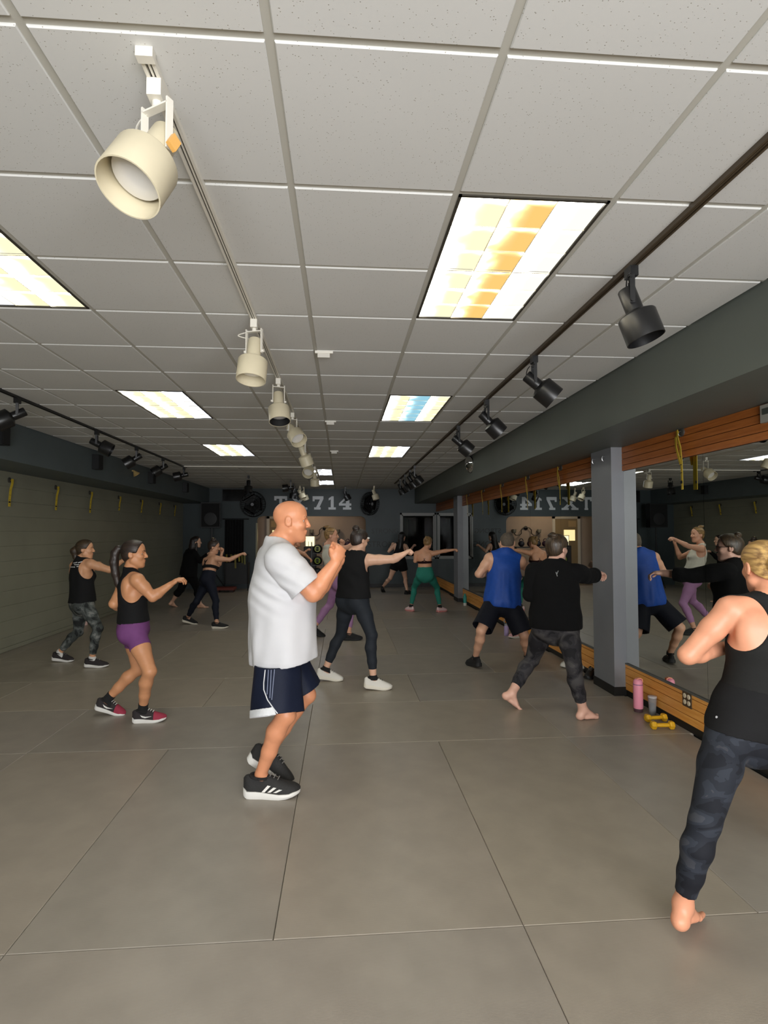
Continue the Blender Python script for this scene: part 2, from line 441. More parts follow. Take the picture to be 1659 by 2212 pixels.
# right wall: low slats, mirrors, header slats, pillars
PIL = ((5.28, 5.72), (12.6, 13.05))
spans = ((YF, PIL[0][0]), (PIL[0][1], PIL[1][0]), (PIL[1][1], YB))
for n, (a, b_) in enumerate(spans):
    low = struct('trim_%d' % (3+n), MB().box((WOODX+0.012, a, 0.06), (XR+0.012, b_, 0.315)), mat('slat_groove_dark', (40, 24, 12), 0.7), label='groove backing of the low oak slatwall')
    for k, (z0, z1) in enumerate(((0.062, 0.122), (0.128, 0.196), (0.202, 0.270), (0.276, 0.302))):
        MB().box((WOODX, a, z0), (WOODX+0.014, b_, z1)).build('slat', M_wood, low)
    MB().box((WOODX-0.002, a, 0.3025), (MIRX, b_, 0.315)).build('ledge', mat('ledge_grey', (96, 96, 92), 0.5), low)
    top = struct('trim_%d' % (6+n), MB().box((WOODX+0.012, a, 2.185), (XR+0.012, b_, ZS+0.012)), mat('slat_groove_dark', (40, 24, 12), 0.7), label='groove backing of the oak header above the mirrors')
    for k, (z0, z1) in enumerate(((2.188, 2.240), (2.245, 2.300), (2.305, 2.360), (2.365, 2.420))):
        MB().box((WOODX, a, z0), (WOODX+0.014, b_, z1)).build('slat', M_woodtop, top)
    struct('baseboard_right_%d' % (n+1), MB().box((WOODX+0.006, a, 0.0), (XR+0.012, b_, 0.06)), M_base)
    # mirror panels
    npan = max(1, round((b_-a)/1.25)); w = (b_-a)/npan
    mir = thing('wall_mirror', ('tall wall mirror nearest the viewer, right of the grey pillar', 'long wall mirror between the two grey pillars', 'far wall mirror between the second pillar and the back wall')[n], 'mirror', (MIRX, (a+b_)/2, 0.315))
    for k in range(npan):
        MB().box((MIRX, a+k*w+0.0015, 0.315), (MIRX+0.006, a+(k+1)*w-0.0015, 2.186)).build('mirror_panel', M_mirror, mir)
for n, (a, b_) in enumerate(PIL):
    p = struct('wall_pillar_%d' % (n+1), MB().box((2.64, a, 0.0), (XR+0.012, b_, ZS+0.012)), M_pillar, label='grey painted pillar between the mirrors')
    MB().box((2.634, a-0.006, 0), (XR+0.012, b_+0.006, 0.085)).build('pillar_base', M_base, p)

# ================================================================== things
# ------------------------------------------------------------------ fluorescent troffers
def lens_mat(name, tint, white=(255, 252, 240), dim=0.85, hot=1.0, sx=1.0):
    m = bpy.data.materials.new(name); m.use_nodes = True
    nt = m.node_tree
    for n in list(nt.nodes): nt.nodes.remove(n)
    out = nt.nodes.new('ShaderNodeOutputMaterial'); em = nt.nodes.new('ShaderNodeEmission')
    tc = nt.nodes.new('ShaderNodeTexCoord'); sp = nt.nodes.new('ShaderNodeSeparateXYZ'); nt.links.new(tc.outputs['Object'], sp.inputs[0])
    nz = nt.nodes.new('ShaderNodeTexNoise'); nz.inputs['Scale'].default_value = 9; nz.inputs['Detail'].default_value = 1
    geo = nt.nodes.new('ShaderNodeNewGeometry'); nt.links.new(geo.outputs['Position'], nz.inputs['Vector'])
    # glow of the tube: strong towards the left edge and along the far edge of every cell
    a = nt.nodes.new('ShaderNodeMapRange'); a.inputs[1].default_value = -0.098; a.inputs[2].default_value = 0.03; a.inputs[3].default_value = 1.0; a.inputs[4].default_value = 0.0
    nt.links.new(sp.outputs['X'], a.inputs[0])
    c = nt.nodes.new('ShaderNodeMapRange'); c.inputs[1].default_value = -0.095; c.inputs[2].default_value = -0.035; c.inputs[3].default_value = 0.9; c.inputs[4].default_value = 0.0
    nt.links.new(sp.outputs['Y'], c.inputs[0])
    mx = nt.nodes.new('ShaderNodeMath'); mx.operation = 'MAXIMUM'; nt.links.new(a.outputs[0], mx.inputs[0]); nt.links.new(c.outputs[0], mx.inputs[1])
    ml = nt.nodes.new('ShaderNodeMath'); ml.operation = 'MULTIPLY'; nt.links.new(mx.outputs[0], ml.inputs[0])
    nm = nt.nodes.new('ShaderNodeMapRange'); nm.inputs[1].default_value = 0.3; nm.inputs[2].default_value = 0.6; nm.inputs[3].default_value = 0.35; nm.inputs[4].default_value = 1.0
    nt.links.new(nz.outputs['Fac'], nm.inputs[0]); nt.links.new(nm.outputs[0], ml.inputs[1])
    cm = nt.nodes.new('ShaderNodeMix'); cm.data_type = 'RGBA'; cm.inputs[6].default_value = lin(tint); cm.inputs[7].default_value = lin(white)
    nt.links.new(ml.outputs[0], cm.inputs[0]); nt.links.new(cm.outputs[2], em.inputs['Color'])
    st = nt.nodes.new('ShaderNodeMapRange'); st.inputs[1].default_value = 0; st.inputs[2].default_value = 1; st.inputs[3].default_value = dim; st.inputs[4].default_value = TROF*hot
    pw = nt.nodes.new('ShaderNodeMath'); pw.operation = 'POWER'; pw.inputs[1].default_value = 3.0; nt.links.new(ml.outputs[0], pw.inputs[0])
    nt.links.new(pw.outputs[0], st.inputs[0]); nt.links.new(st.outputs[0], em.inputs['Strength'])
    nt.links.new(em.outputs[0], out.inputs[0])
    return m
L_cream = lens_mat('lens_cream', (250, 244, 205), dim=1.0)
L_orange = lens_mat('lens_amber', (250, 205, 120), white=(255, 240, 200), dim=0.95, hot=0.7)
L_white = lens_mat('lens_white', (252, 249, 235), dim=1.05)
L_blue = lens_mat('lens_sky_blue', (150, 205, 225), white=(205, 232, 240), dim=0.95, hot=0.3)
L_cool = lens_mat('lens_cool', (240, 244, 250), white=(246, 250, 255), dim=1.1)
L_pale = lens_mat('lens_pale_yellow', (252, 244, 200), dim=1.0, hot=0.8)
M_trof = mat('troffer_white_enamel', (214, 212, 204), 0.4)
M_rim = mat('troffer_dark_rim', (58, 54, 46), 0.5)
cw, cd = (T-0.05)/3, (2*T-0.05)/6
cell_me = MB().add([(-cw/2+.0015, -cd/2+.0015, 0), (cw/2-.0015, -cd/2+.0015, 0), (cw/2-.0015, cd/2-.0015, 0), (-cw/2+.0015, cd/2-.0015, 0), (0, 0, 0.012)],
                   [(0,4,1), (1,4,2), (2,4,3), (3,4,0)]).mesh('lens_cell')
def troffer(i, j, cols, label):
    x0 = GX+i*T; y0 = GY+j*T; cx, cy = x0+T/2, y0+T
    t = thing('ceiling_light', label, 'ceiling light', (cx, cy, CEIL), 'fluorescent ceiling lights')
    z = CEIL
    rim = MB()
    for lo, hi in (((x0+.012, y0+.012, z+.001), (x0+.024, y0+2*T-.012, z+.02)), ((x0+T-.024, y0+.012, z+.001), (x0+T-.012, y0+2*T-.012, z+.02)),
                   ((x0+.012, y0+.012, z+.001), (x0+T-.012, y0+.024, z+.02)), ((x0+.012, y0+2*T-.024, z+.001), (x0+T-.012, y0+2*T-.012, z+.02))):
        rim.box(lo, hi)
    rim.build('frame', M_rim, t)
    for a in range(3):
        for b_ in range(6):
            shared('lens_cell', cell_me, cols[a], t, (x0+.025+cw*(a+.5)-cx, y0+.025+cd*(b_+.5)-cy, 0.006))
    for a in (1, 2): MB().box((x0+.025+cw*a-.0015, y0+.024, z+.002), (x0+.025+cw*a+.0015, y0+2*T-.024, z+.018)).build('louver_blade', mat('louver_blade_pale', (226, 216, 190), 0.4), t)
    for b_ in range(1, 6): MB().box((x0+.024, y0+.025+cd*b_-.0012, z+.003), (x0+T-.024, y0+.025+cd*b_+.0012, z+.017)).build('louver_blade', mat('louver_blade_pale', (226, 216, 190), 0.4), t)
    return t
troffer(2, 1, (L_cream, L_orange, L_white), 'large ceiling light with an amber middle strip, nearest on the right')
troffer(-2, 1, (L_cool, L_pale, L_cream), 'large ceiling light cut off by the left edge of the photo')
troffer(-2, 6, (L_cream, L_pale, L_cool), 'ceiling light on the left above the woman in camouflage leggings')
troffer(2, 6, (L_pale, L_blue, L_cream), 'ceiling light with a pale blue middle strip')
troffer(-2, 11, (L_cream, L_pale, L_cool), 'farthest ceiling light of the left row')
troffer(2, 11, (L_cream, L_pale, L_cool), 'farthest ceiling light of the right row')
troffer(0, 16, (L_pale, L_cool, L_cool), 'far middle ceiling light partly behind a cream spotlight')
troffer(0, 20, (L_cool, L_cool, L_cool), 'smallest ceiling light just before the back wall')
troffer(-2, -4, (L_cream, L_pale, L_cool), 'ceiling light behind the viewer on the left')
troffer(2, -4, (L_cream, L_pale, L_cool), 'ceiling light behind the viewer on the right')

# ------------------------------------------------------------------ tracks and spotlights
M_cream = mat('cream_enamel', (208, 198, 170), 0.42, noise=(8, 0.04))
M_wtrack = mat('white_track_enamel', (226, 222, 210), 0.4)
M_bulb = mat('frosted_bulb_glass', (214, 212, 208), 0.22, coat=0.6)
M_slot = mat('track_slot_dark', (42, 38, 34), 0.5)
M_amberknob = mat('amber_knob', (224, 170, 92), 0.4)
M_trackbrown = mat('bronze_track', (74, 62, 46), 0.45)
def track(x, y0, y1, m, label, endcap=False):
    t = thing('track_rail', label, 'track', (x, (y0+y1)/2, CEIL))
    mb = MB(); z = CEIL
    mb.box((x-.018, y0, z-.020), (x-.0085, y1, z+.004)); mb.box((x+.0085, y0, z-.020), (x+.018, y1, z+.004)); mb.box((x-.003, y0, z-.017), (x+.003, y1, z+.004))
    mb.build('rail', m, t)
    MB().box((x-.0085, y0, z-.010), (x+.0085, y1, z+.003)).build('slot', M_slot, t)
    if endcap:
        MB().box((x-.022, y0-.022, z-.026), (x+.022, y0+.004, z+.002)).build('end_cap', m, t)
    return t
TX = (-0.512, 1.352, -2.98)
track(TX[0], 1.46, 13.6, M_wtrack, 'white track down the middle of the ceiling with cream spotlights', True)
track(TX[1], -2.0, 14.2, M_trackbrown, 'bronze track along the right side of the ceiling with black spotlights')
track(TX[2], -1.0, 10.9, M_blackmetal, 'thin black track along the left side of the ceiling')
tr = thing('track_rail', 'white cross rail on the far ceiling joining the left track', 'track', (-1.7, 10.72, CEIL))
MB().box((TX[2], 10.70, CEIL-.02), (TX[0], 10.74, CEIL+.004)).build('rail', M_wtrack, tr)

def spotlight(x, y, aim, m_head, m_arm, label, s=1.0, knob=None, inner=None, group=None, drop=0.13, yaw=0.0, cord=True, z=CEIL):
    """track head: adapter in the rail, yoke, socket cylinder, wide can with a bulb. aim = direction the lamp points."""
    ad = Vector((x, y, z-.02)); aim = Vector(aim).normalized()
    t = thing('spotlight', label, 'spotlight', tuple(ad), group)
    MB().obox(ad+Vector((0,0,-.022*s)), (1,0,0), (0,1,0), (0,0,1), .019*s, .030*s, .024*s).build('adapter', m_arm, t)
    piv = ad + Vector((0, 0, -.05*s-drop*s))
    side = aim.cross(Vector((0,0,1)))
    side = side.normalized() if side.length > .05 else Vector((1,0,0))
    yoke = MB().cyl(ad+Vector((0,0,-.045*s)), ad+Vector((0,0,-.062*s)), .013*s, n=12)
    hw = .047*s
    yoke.obox(ad+Vector((0,0,-.064*s)), side, side.cross(Vector((0,0,1))), (0,0,1), hw, .011*s, .0025*s)
    for k in (-1, 1):
        top = ad+Vector((0,0,-.062*s))+side*(hw*k); bot = piv+side*(hw*k)
        yoke.obox((top+bot)/2, side, side.cross(Vector((0,0,1))), (0,0,1), .0025*s, .011*s, (top-bot).length/2+.012*s)
    yoke.build('yoke', m_arm, t)
    b0 = piv - aim*.075*s
    MB().lathe([(0, .002*s), (0, .036*s), (.006*s, .040*s), (.115*s, .040*s), (.118*s, .034*s)], b0, aim, 24).build('socket', m_head, t, True)
    # can: open drum
    c0 = piv + aim*.035*s
    R = .085*s
    MB().lathe([(0, .030*s), (.014*s, .060*s), (.024*s, R-.004*s), (.030*s, R), (.150*s, R), (.150*s, R-.004*s), (.060*s, R-.006*s), (.05*s, .01*s)], c0, aim, 36, cap0=True, cap1=True).build('can', m_head, t, True)
    if inner:
        MB().lathe([(.055*s, R-.008*s), (.149*s, R-.005*s), (.149*s, R-.0065*s), (.055*s, R-.010*s)], c0, aim, 36, cap0=False, cap1=False).build('baffle', inner, t, True)
    MB().lathe([(.045*s, .03*s), (.075*s, R-.018*s), (.085*s, R-.014*s), (.093*s, R-.018*s), (.099*s, R*.55), (.101*s, R*.2), (.101*s, .0)], c0, aim, 28).build('bulb', M_bulb, t, True)
    for k in (-1, 1):
        kp = piv+side*((hw+.003*s)*k)
        MB().cyl(kp, kp+side*(.012*s*k), .009*s, n=10).build('screw', knob if (knob and k == -1) else m_arm, t)
        if knob and k == -1: MB().obox(kp-side*.014*s, side, aim, side.cross(aim), .006*s, .020*s, .014*s).build('knob', knob, t)
    if cord:
        sd = side
        p0 = ad+Vector((0,0,-.058*s)); p3 = b0+aim*.004*s
        pts = []
        for q in range(13):
            tt = q/12
            P = p0*(1-tt)**3 + (p0+sd*.13*s+Vector((0,0,-.02*s)))*3*tt*(1-tt)**2 + (p3+sd*.16*s-aim*.05*s)*3*tt*tt*(1-tt) + p3*tt**3
            pts.append(P)
        MB().tube(pts, .0032*s, 6).build('cord', m_arm, t, True)
    return t
CT = 'cream spotlights on the middle track'
ycen = [onz(345, 172, CEIL).y, onz(553, 686, CEIL).y, onz(602, 814, CEIL).y, onz(637, 889, CEIL).y, onz(655, 944, CEIL).y, onz(666, 978, CEIL).y, onz(676, 1006, CEIL).y]
M_baffle = mat('black_baffle', (18, 18, 19), 0.6)
spotlight(TX[0], ycen[0], (-.24, -.42, -.86), M_cream, M_wtrack, 'large cream spotlight nearest the viewer with an unlit bulb showing', 1.0, knob=M_amberknob, group=CT)
spotlight(TX[0], ycen[1], (-.06, -.20, -.95), M_cream, M_wtrack, 'second cream spotlight on the middle track, pointing straight down', 1.0, group=CT)
spotlight(TX[0], ycen[2], (.10, -.30, -.95), M_cream, M_wtrack, 'third cream spotlight on the middle track with a black inner rim', 1.0, inner=M_baffle, group=CT, cord=False)
spotlight(TX[0], ycen[3], (.42, -.62, -.66), M_cream, M_wtrack, 'fourth cream spotlight on the middle track, turned right with its bulb showing', 1.0, group=CT, cord=False)
spotlight(TX[0], ycen[4], (.30, .25, -.85), M_cream, M_wtrack, 'fifth cream spotlight on the middle track', 1.0, group=CT, cord=False)
spotlight(TX[0], ycen[5], (-.1, -.80, -.60), M_cream, M_wtrack, 'sixth cream spotlight on the middle track, facing the viewer', 1.0, group=CT, cord=False, drop=.17)
spotlight(TX[0], ycen[6], (.02, .25, -.95), M_cream, M_wtrack, 'cream spotlight in front of the far middle ceiling light', 1.0, group=CT)
RT = 'black spotlights on the right track'
yr = [onz(1362, 570, CEIL).y, onz(1155, 765, CEIL).y, onz(1047, 860, CEIL).y, onz(990, 917, CEIL).y]
spotlight(TX[1], yr[0], (.28, -.12, -.92), M_blackmetal, M_blackmetal, 'large black spotlight nearest the viewer on the right track', 1.0, group=RT, drop=.12)
spotlight(TX[1], yr[1], (.72, -.10, -.62), M_blackmetal, M_blackmetal, 'second black spotlight on the right track', 1.0, group=RT)
spotlight(TX[1], yr[2], (.72, .05, -.70), M_blackmetal, M_blackmetal, 'third black spotlight on the right track', 1.0, group=RT)
spotlight(TX[1], yr[3], (.74, .05, -.60), M_blackmetal, M_blackmetal, 'fourth black spotlight on the right track, beside the convex mirror', 1.0, group=RT)
for k, (yy, am, lb) in enumerate(((10.3, (.6, -.1, -.75), 'nearest'), (11.0, (.55, .1, -.8), 'second'), (11.9, (.5, -.1, -.85), 'third'), (12.9, (.4, 0, -.9), 'farthest'))):
    spotlight(TX[1], yy, am, M_blackmetal, M_blackmetal, '%s black spotlight of the far cluster at the end of the right track' % lb, 1.0, group=RT, cord=False)
LT = 'black spotlights on the left track'
yl = [onz(36, 856, CEIL).y, onz(207, 928, CEIL).y, onz(292, 964, CEIL).y, onz(352, 988, CEIL).y, onz(400, 1007, CEIL).y]
for k, (am, lb) in enumerate((((-.85, -.42, -.55), 'black spotlight at the left photo edge, first on the left track'), ((.86, .22, -.45), 'second black spotlight on the left track, turned right'),
                              ((-.80, -.2, -.55), 'third black spotlight on the left track, turned to the wall'), ((-.75, -.35, -.55), 'fourth black spotlight on the left track'), ((-.93, -.1, -.22), 'last black spotlight on the left track, nearly level'))):
    spotlight(TX[2], yl[k], am, M_blackmetal, M_blackmetal, lb, 1.0, group=LT, drop=.10, cord=(k == 2))
# spotlights hung from the far ceiling
FS = 'spotlights hung before the back wall'
def far_spot(u, v, Y, aim, m, label):
    p = ony(u, v, Y)
    spotlight(p.x, Y, aim, m, m, label, 1.05, group=FS, cord=False, drop=.12)
far_spot(537, 1014, 12.3, (.02, -.2, -.95), M_blackmetal, 'black spotlight hanging alone on the far ceiling above the wall fan')
far_spot(628, 1030, 13.3, (-.95, -.1, -.1), M_blackmetal, 'black spotlight turned left above the wall lettering')
far_spot(634, 1040, 14.3, (-.1, .1, -.98), M_blackmetal, 'black spotlight pointing down above the bald man')
far_spot(648, 1044, 14.9, (.5, -.2, -.8), M_cream, 'far cream spotlight before the wall lettering')
far_spot(656, 1046, 15.3, (.35, .1, -.9), M_cream, 'farthest cream spotlight above the bald man')
far_spot(746, 1050, 15.2, (.45, -.1, -.88), M_blackmetal, 'black spotlight hanging before the digit 4')
far_spot(808, 1047, 14.8, (.3, -.1, -.9), M_cream, 'cream spotlight hanging above the right wall fan')

# little white clips on the ceiling grid
for (u, v, lb) in ((700, 762, 'nearest white clip hanging on the ceiling grid'), (714, 911, 'middle white clip hanging on the ceiling grid'), (722, 975, 'farthest white clip hanging on the ceiling grid')):
    p = onz(u, v, CEIL-.01)
    t = thing('grid_clip', lb, 'clip', tuple(p), 'grid clips')
    MB().box((p.x-.062, p.y-.01, p.z-.006), (p.x+.062, p.y+.01, p.z+.012)).build('bracket', M_wtrack, t)
    MB().box((p.x-.045, p.y-.004, p.z-.034), (p.x+.040, p.y+.004, p.z-.006)).build('tab', mat('grid_clip_tab', (206, 202, 192), 0.3), t)

# ------------------------------------------------------------------ suspension straps
M_yel = mat('yellow_webbing', (196, 168, 44), 0.7, bump=(400, 0.2), stretch=(1, 1, 4))
M_blk = mat('black_webbing', (20, 19, 18), 0.8)
M_mount = mat('anchor_steel_grey', (96, 94, 88), 0.4, metal=0.6)
def strap(x, y, z, nx, label, group, ln=0.47, two=True):
    """wall anchor with a yellow suspension strap; nx: wall normal (+1 / -1 along x)"""
    t = thing('suspension_strap', label, 'strap', (x, y, z), group)
    MB().lathe([(0, .036), (.008, .036), (.012, .030)], (x, y, z), (nx, 0, 0), 20).build('anchor_plate', M_mount, t, True)
    ring = [(x+nx*(.014+.018*math.sin(a)), y, z-.012+.02*math.cos(a)) for a in [math.pi*2*k/12 for k in range(13)]]
    MB().tube(ring, .004, 6).build('anchor_ring', M_mount, t, True)
    x1 = x+nx*.036
    front = [(x1, y-.004, z-.01), (x1+nx*.02, y-.02, z+.012), (x1+nx*.026, y-.034, z-.05), (x1+nx*.012, y-.045, z-.13), (x1+nx*.006, y-.05, z-.25), (x1+nx*.004, y-.052, z-ln)]
    MB().ribbon(front, (0.25, 1, 0), .038, .003).build('long_strap', M_yel, t)
    if two:
        back = [(x1, y+.006, z-.012), (x1+nx*.012, y+.014, z-.04), (x1+nx*.010, y+.012, z-.12), (x1+nx*.004, y-.012, z-.21), (x1+nx*.001, y-.03, z-.27)]
        MB().ribbon(back, (0.25, 1, 0), .036, .003).build('short_strap', M_yel, t)
    MB().obox((x1+nx*.007, y-.052, z-ln+.06), (0, 1, 0), (0, 0, 1), (1, 0, 0), .016, .011, .003).build('buckle', M_blk, t)
    for q in range(4):
        MB().obox((x1+nx*.010, y-.049, z-.14-.065*q), (0, 1, 0), (0, 0, 1), (1, 0, 0), .013, .0018, .0022).build('stitch', M_blk, t)
for y, lb in ((4.30, 'yellow strap on the oak header nearest the viewer, right of the pillar'), (6.80, 'yellow strap on the oak header just beyond the pillar'), (8.02, 'second yellow strap beyond the pillar on the right header'),
              (9.33, 'third yellow strap beyond the pillar on the right header'), (10.62, 'fourth yellow strap beyond the pillar on the right header'), (11.92, 'yellow strap beside the far pillar on the right header')):
    strap(WOODX, y, 2.395, -1, lb, 'yellow straps on the right header')
for k, (y, lb) in enumerate(((7.86, 'yellow strap on the left wall nearest the viewer'), (9.08, 'second yellow strap on the left wall'), (10.26, 'third yellow strap on the left wall'), (11.54, 'fourth yellow strap on the left wall'),
              (12.78, 'fifth yellow strap on the left wall'), (14.04, 'sixth yellow strap on the left wall'), (15.25, 'farthest yellow strap on the left wall'))):
    strap(XL+.001, y, 2.30, 1, lb, 'yellow straps on the left wall', ln=.36 if k < 3 else .27, two=False)

# ------------------------------------------------------------------ small speakers on the left soffit, sconce, convex mirror
M_grille = mat('speaker_grille', (10, 10, 11), 0.8, bump=(500, 0.3))
for (y, lb) in ((6.35, 'black box speaker on the soffit at the left photo edge'), (8.75, 'second black box speaker on the left soffit'), (11.18, 'third black box speaker on the left soffit'), (13.56, 'farthest black box speaker on the left soffit')):
    t = thing('wall_speaker', lb, 'speaker', (XLS, y, 2.55), 'box speakers on the left soffit')
    MB().box((XLS+.001, y-.075, 2.55), (XLS+.10, y+.075, 2.77)).build('cabinet', M_black, t)
    MB().box((XLS+.10, y-.068, 2.558), (XLS+.106, y+.068, 2.762)).build('grille', M_grille, t)
t = thing('wall_sconce', 'small cream sconce on the left soffit between the box speakers', 'sconce', (XLS, 10.29, 2.60))
MB().lathe([(0, .012), (.03, .03), (.085, .062), (.088, .058), (.04, .02)], (XLS+.03, 10.29, 2.70), (.55, .1, -.8), 20).build('shade', mat('sconce_cream', (196, 168, 110), 0.5), t, True)
MB().cyl((XLS+.001, 10.29, 2.70), (XLS+.035, 10.29, 2.70), .014).build('arm', mat('sconce_cream', (196, 168, 110), 0.5), t, True)
p = onx(1018, 1003, XRS)
t = thing('convex_mirror', 'round convex mirror hanging on the right soffit', 'mirror', (XRS, p.y, p.z))
MB().lathe([(0, .14), (.012, .142), (.016, .136)], (XRS-.02, p.y, p.z), (-1, -.25, -.15), 28).build('rim', M_black, t, True)
MB().lathe([(0, .135), (.02, .115), (.038, .075), (.046, .03), (.047, 0)], (XRS-.034, p.y-.004, p.z-.002), (-1, -.25, -.15), 28).build('dome', mat('convex_chrome', (210, 214, 214), 0.03, metal=1.0), t, True)
MB().cyl((XRS, p.y, p.z+.13), (XRS-.03, p.y, p.z+.10), .012).build('bracket', M_black, t)
# thermostat box on header at the photo's right edge
p = onx(1664, 893, WOODX)
t = thing('thermostat', 'small grey box on the oak header at the right photo edge', 'thermostat', tuple(p))
MB().box((WOODX-.03, p.y-.05, p.z-.055), (WOODX, p.y+.05, p.z+.06)).build('cover', mat('thermostat_grey', (150, 148, 138), 0.5), t)
MB().box((WOODX-.033, p.y-.03, p.z-.005), (WOODX-.03, p.y+.03, p.z+.035)).build('display', mat('thermostat_display', (70, 74, 68), 0.3), t)
# coat hooks high on the near pillar
for (yy, lb) in ((5.62, 'left coat hook at the top of the near pillar'), (5.40, 'right coat hook at the top of the near pillar')):
    t = thing('coat_hook', lb, 'hook', (2.64, yy, 2.33), 'pillar hooks')
    MB().cyl((2.64, yy, 2.345), (2.612, yy, 2.345), .006, n=8).build('stem', mat('hook_steel', (150, 150, 150), 0.3, metal=.8), t)
    MB().tube([(2.612, yy, 2.35), (2.606, yy, 2.33), (2.608, yy, 2.31), (2.618, yy, 2.30)], .006, 8).build('hook', mat('hook_steel', (150, 150, 150), 0.3, metal=.8), t, True)
# outlet plate on the slats
p = onx(1485, 1511, WOODX)
t = thing('wall_outlet', 'dark four-socket outlet plate on the low oak slats', 'outlet', (WOODX, p.y, p.z))
MB().box((WOODX-.006, p.y-.057, p.z-.06), (WOODX, p.y+.057, p.z+.055)).build('plate', mat('outlet_plate_brown', (78, 64, 46), 0.4), t)
for a in (-1, 1):
    for b_ in (-1, 1):
        MB().lathe([(0, .019), (.003, .019), (.004, .016)], (WOODX-.006, p.y+a*.026, p.z+b_*.025), (-1, 0, 0), 16).build('socket_face', mat('outlet_ivory', (226, 214, 186), 0.4), t, True)

# ------------------------------------------------------------------ things on the back wall
YW = YB
# lettering
LH, LW = 0.385, 0.30
def glyph(ch):
    if ch == 'T': return [[(.36,0),(.64,0),(.64,.14),(.60,.14),(.60,.80),(.80,.80),(.80,.68),(.95,.68),(.95,1),(.05,1),(.05,.68),(.20,.68),(.20,.80),(.40,.80),(.40,.14),(.36,.14)][::1]]
    if ch == 'X': return [[(0,0),(.42,0),(.42,.16),(.34,.16),(.50,.38),(.66,.16),(.58,.16),(.58,0),(1,0),(1,.16),(.90,.16),(.61,.52),(.86,.84),(.96,.84),(.96,1),(.58,1),(.58,.84),(.64,.84),(.50,.65),(.36,.84),(.42,.84),(.42,1),(.04,1),(.04,.84),(.14,.84),(.39,.52),(.10,.16),(0,.16)]]
    if ch == '7': return [[(.18,0),(.72,0),(.72,.17),(.62,.17),(.95,.80),(.95,1),(.05,1),(.05,.62),(.22,.62),(.22,.76),(.66,.76),(.34,.17),(.18,.17)]]
    if ch == '1': return [[(.12,0),(.88,0),(.88,.17),(.66,.17),(.66,1),(.46,1),(.14,.84),(.14,.68),(.36,.76),(.36,.17),(.12,.17)]]
    if ch == '4': return [[(.34,0),(.96,0),(.96,.17),(.82,.17),(.82,.30),(.96,.30),(.96,.47),(.82,.47),(.82,1),(.58,1),(.04,.46),(.04,.30),(.54,.30),(.54,.17),(.34,.17)]]
M_letter = mat('silver_grey_letter', (222, 226, 230), 0.4)
sign = thing('wall_sign', 'block letters reading TX 714 on the back wall', 'sign', (-0.8, YW, 2.24))
for ch, u0, u1 in (('T', 591, 622), ('X', 625, 664), ('7', 674, 700), ('1', 707, 728), ('4', 731, 760)):
    a = ony(u0, 1087, YW).x; b_ = ony(u1, 1087, YW).x; w = b_-a
    mb = MB()
    for poly in glyph(ch): mb.prism([(q[0]*w, q[1]*LH) for q in poly], (a, YW-.004, 2.245), (1,0,0), (0,0,1), .016)
    mb.build('letter', M_letter, sign)
# hole of the 4: dark inlay
a = ony(731, 1087, YW).x; w = ony(760, 1087, YW).x-a
MB().prism([(.24*w,.47*LH),(.56*w,.47*LH),(.56*w,.78*LH)], (a, YW-.0205, 2.245), (1,0,0), (0,0,1), .001).build('counter', M_dark, sign)
def text_mesh(txt, size, loc, m, name, parent):
    c = bpy.data.curves.new(name, 'FONT'); c.body = txt; c.size = size; c.extrude = .002; c.align_x = 'CENTER'
    o = bpy.data.objects.new(name, c); COL.objects.link(o)
    bpy.context.view_layer.update()
    me = bpy.data.meshes.new_from_object(o.evaluated_get(bpy.context.evaluated_depsgraph_get()))
    COL.objects.unlink(o); bpy.data.objects.remove(o)
    me.name = name; ob = bpy.data.objects.new(name, me); COL.objects.link(ob); me.materials.append(m)
    ob.parent = parent; ob.rotation_euler = (math.pi/2, 0, 0)
    ob.location = Vector(loc)-parent.location
    return ob
M_decal = mat('black_vinyl_decal', (16, 20, 18), 0.5)
dec = thing('wall_decal', 'dark vinyl words on the back wall left of the window', 'decal', (1.25, YW, 1.2))
text_mesh('STRONG', .20, (1.25, YW-.004, 1.56), M_decal, 'word', dec)
text_mesh('STRONG', .24, (1.22, YW-.004, 1.16), M_decal, 'word', dec)
# window with frame, dark curtain behind the glass
win = struct('window_1', MB().box((WX0+.0, YB+.02, WZ0), (WX0+.035, YB+.10, WZ1)).box((WX1-.035, YB+.02, WZ0), (WX1, YB+.10, WZ1)).box((WX0, YB+.02, WZ0), (WX1, YB+.10, WZ0+.035)).box((WX0, YB+.02, WZ1-.035), (WX1, YB+.10, WZ1)), mat('window_frame_grey', (150, 150, 146), 0.45), label='grey framed window in the back wall')
fr = MB()
for lo, hi in (((WX0-.05, YB-.015, WZ0-.05), (WX0, YB+.02, WZ1+.05)), ((WX1, YB-.015, WZ0-.05), (WX1+.05, YB+.02, WZ1+.05)), ((WX0-.05, YB-.015, WZ1), (WX1+.05, YB+.02, WZ1+.05)), ((WX0-.05, YB-.015, WZ0-.05), (WX1+.05, YB+.02, WZ0))): fr.box(lo, hi)
fr.build('window_casing', mat('window_frame_grey', (150, 150, 146), 0.45), win)
gl = bpy.data.materials.new('window_glass'); gl.use_nodes = True
b = gl.node_tree.nodes['Principled BSDF']; b.inputs['Roughness'].default_value = 0.03; b.inputs['Transmission Weight'].default_value = 1.0; b.inputs['IOR'].default_value = 1.06; b.inputs['Base Color'].default_value = (.55, .58, .58, 1)
MB().box((WX0+.03, YB+.055, WZ0+.03), (WX1-.03, YB+.061, WZ1-.03)).build('window_pane', gl, win)
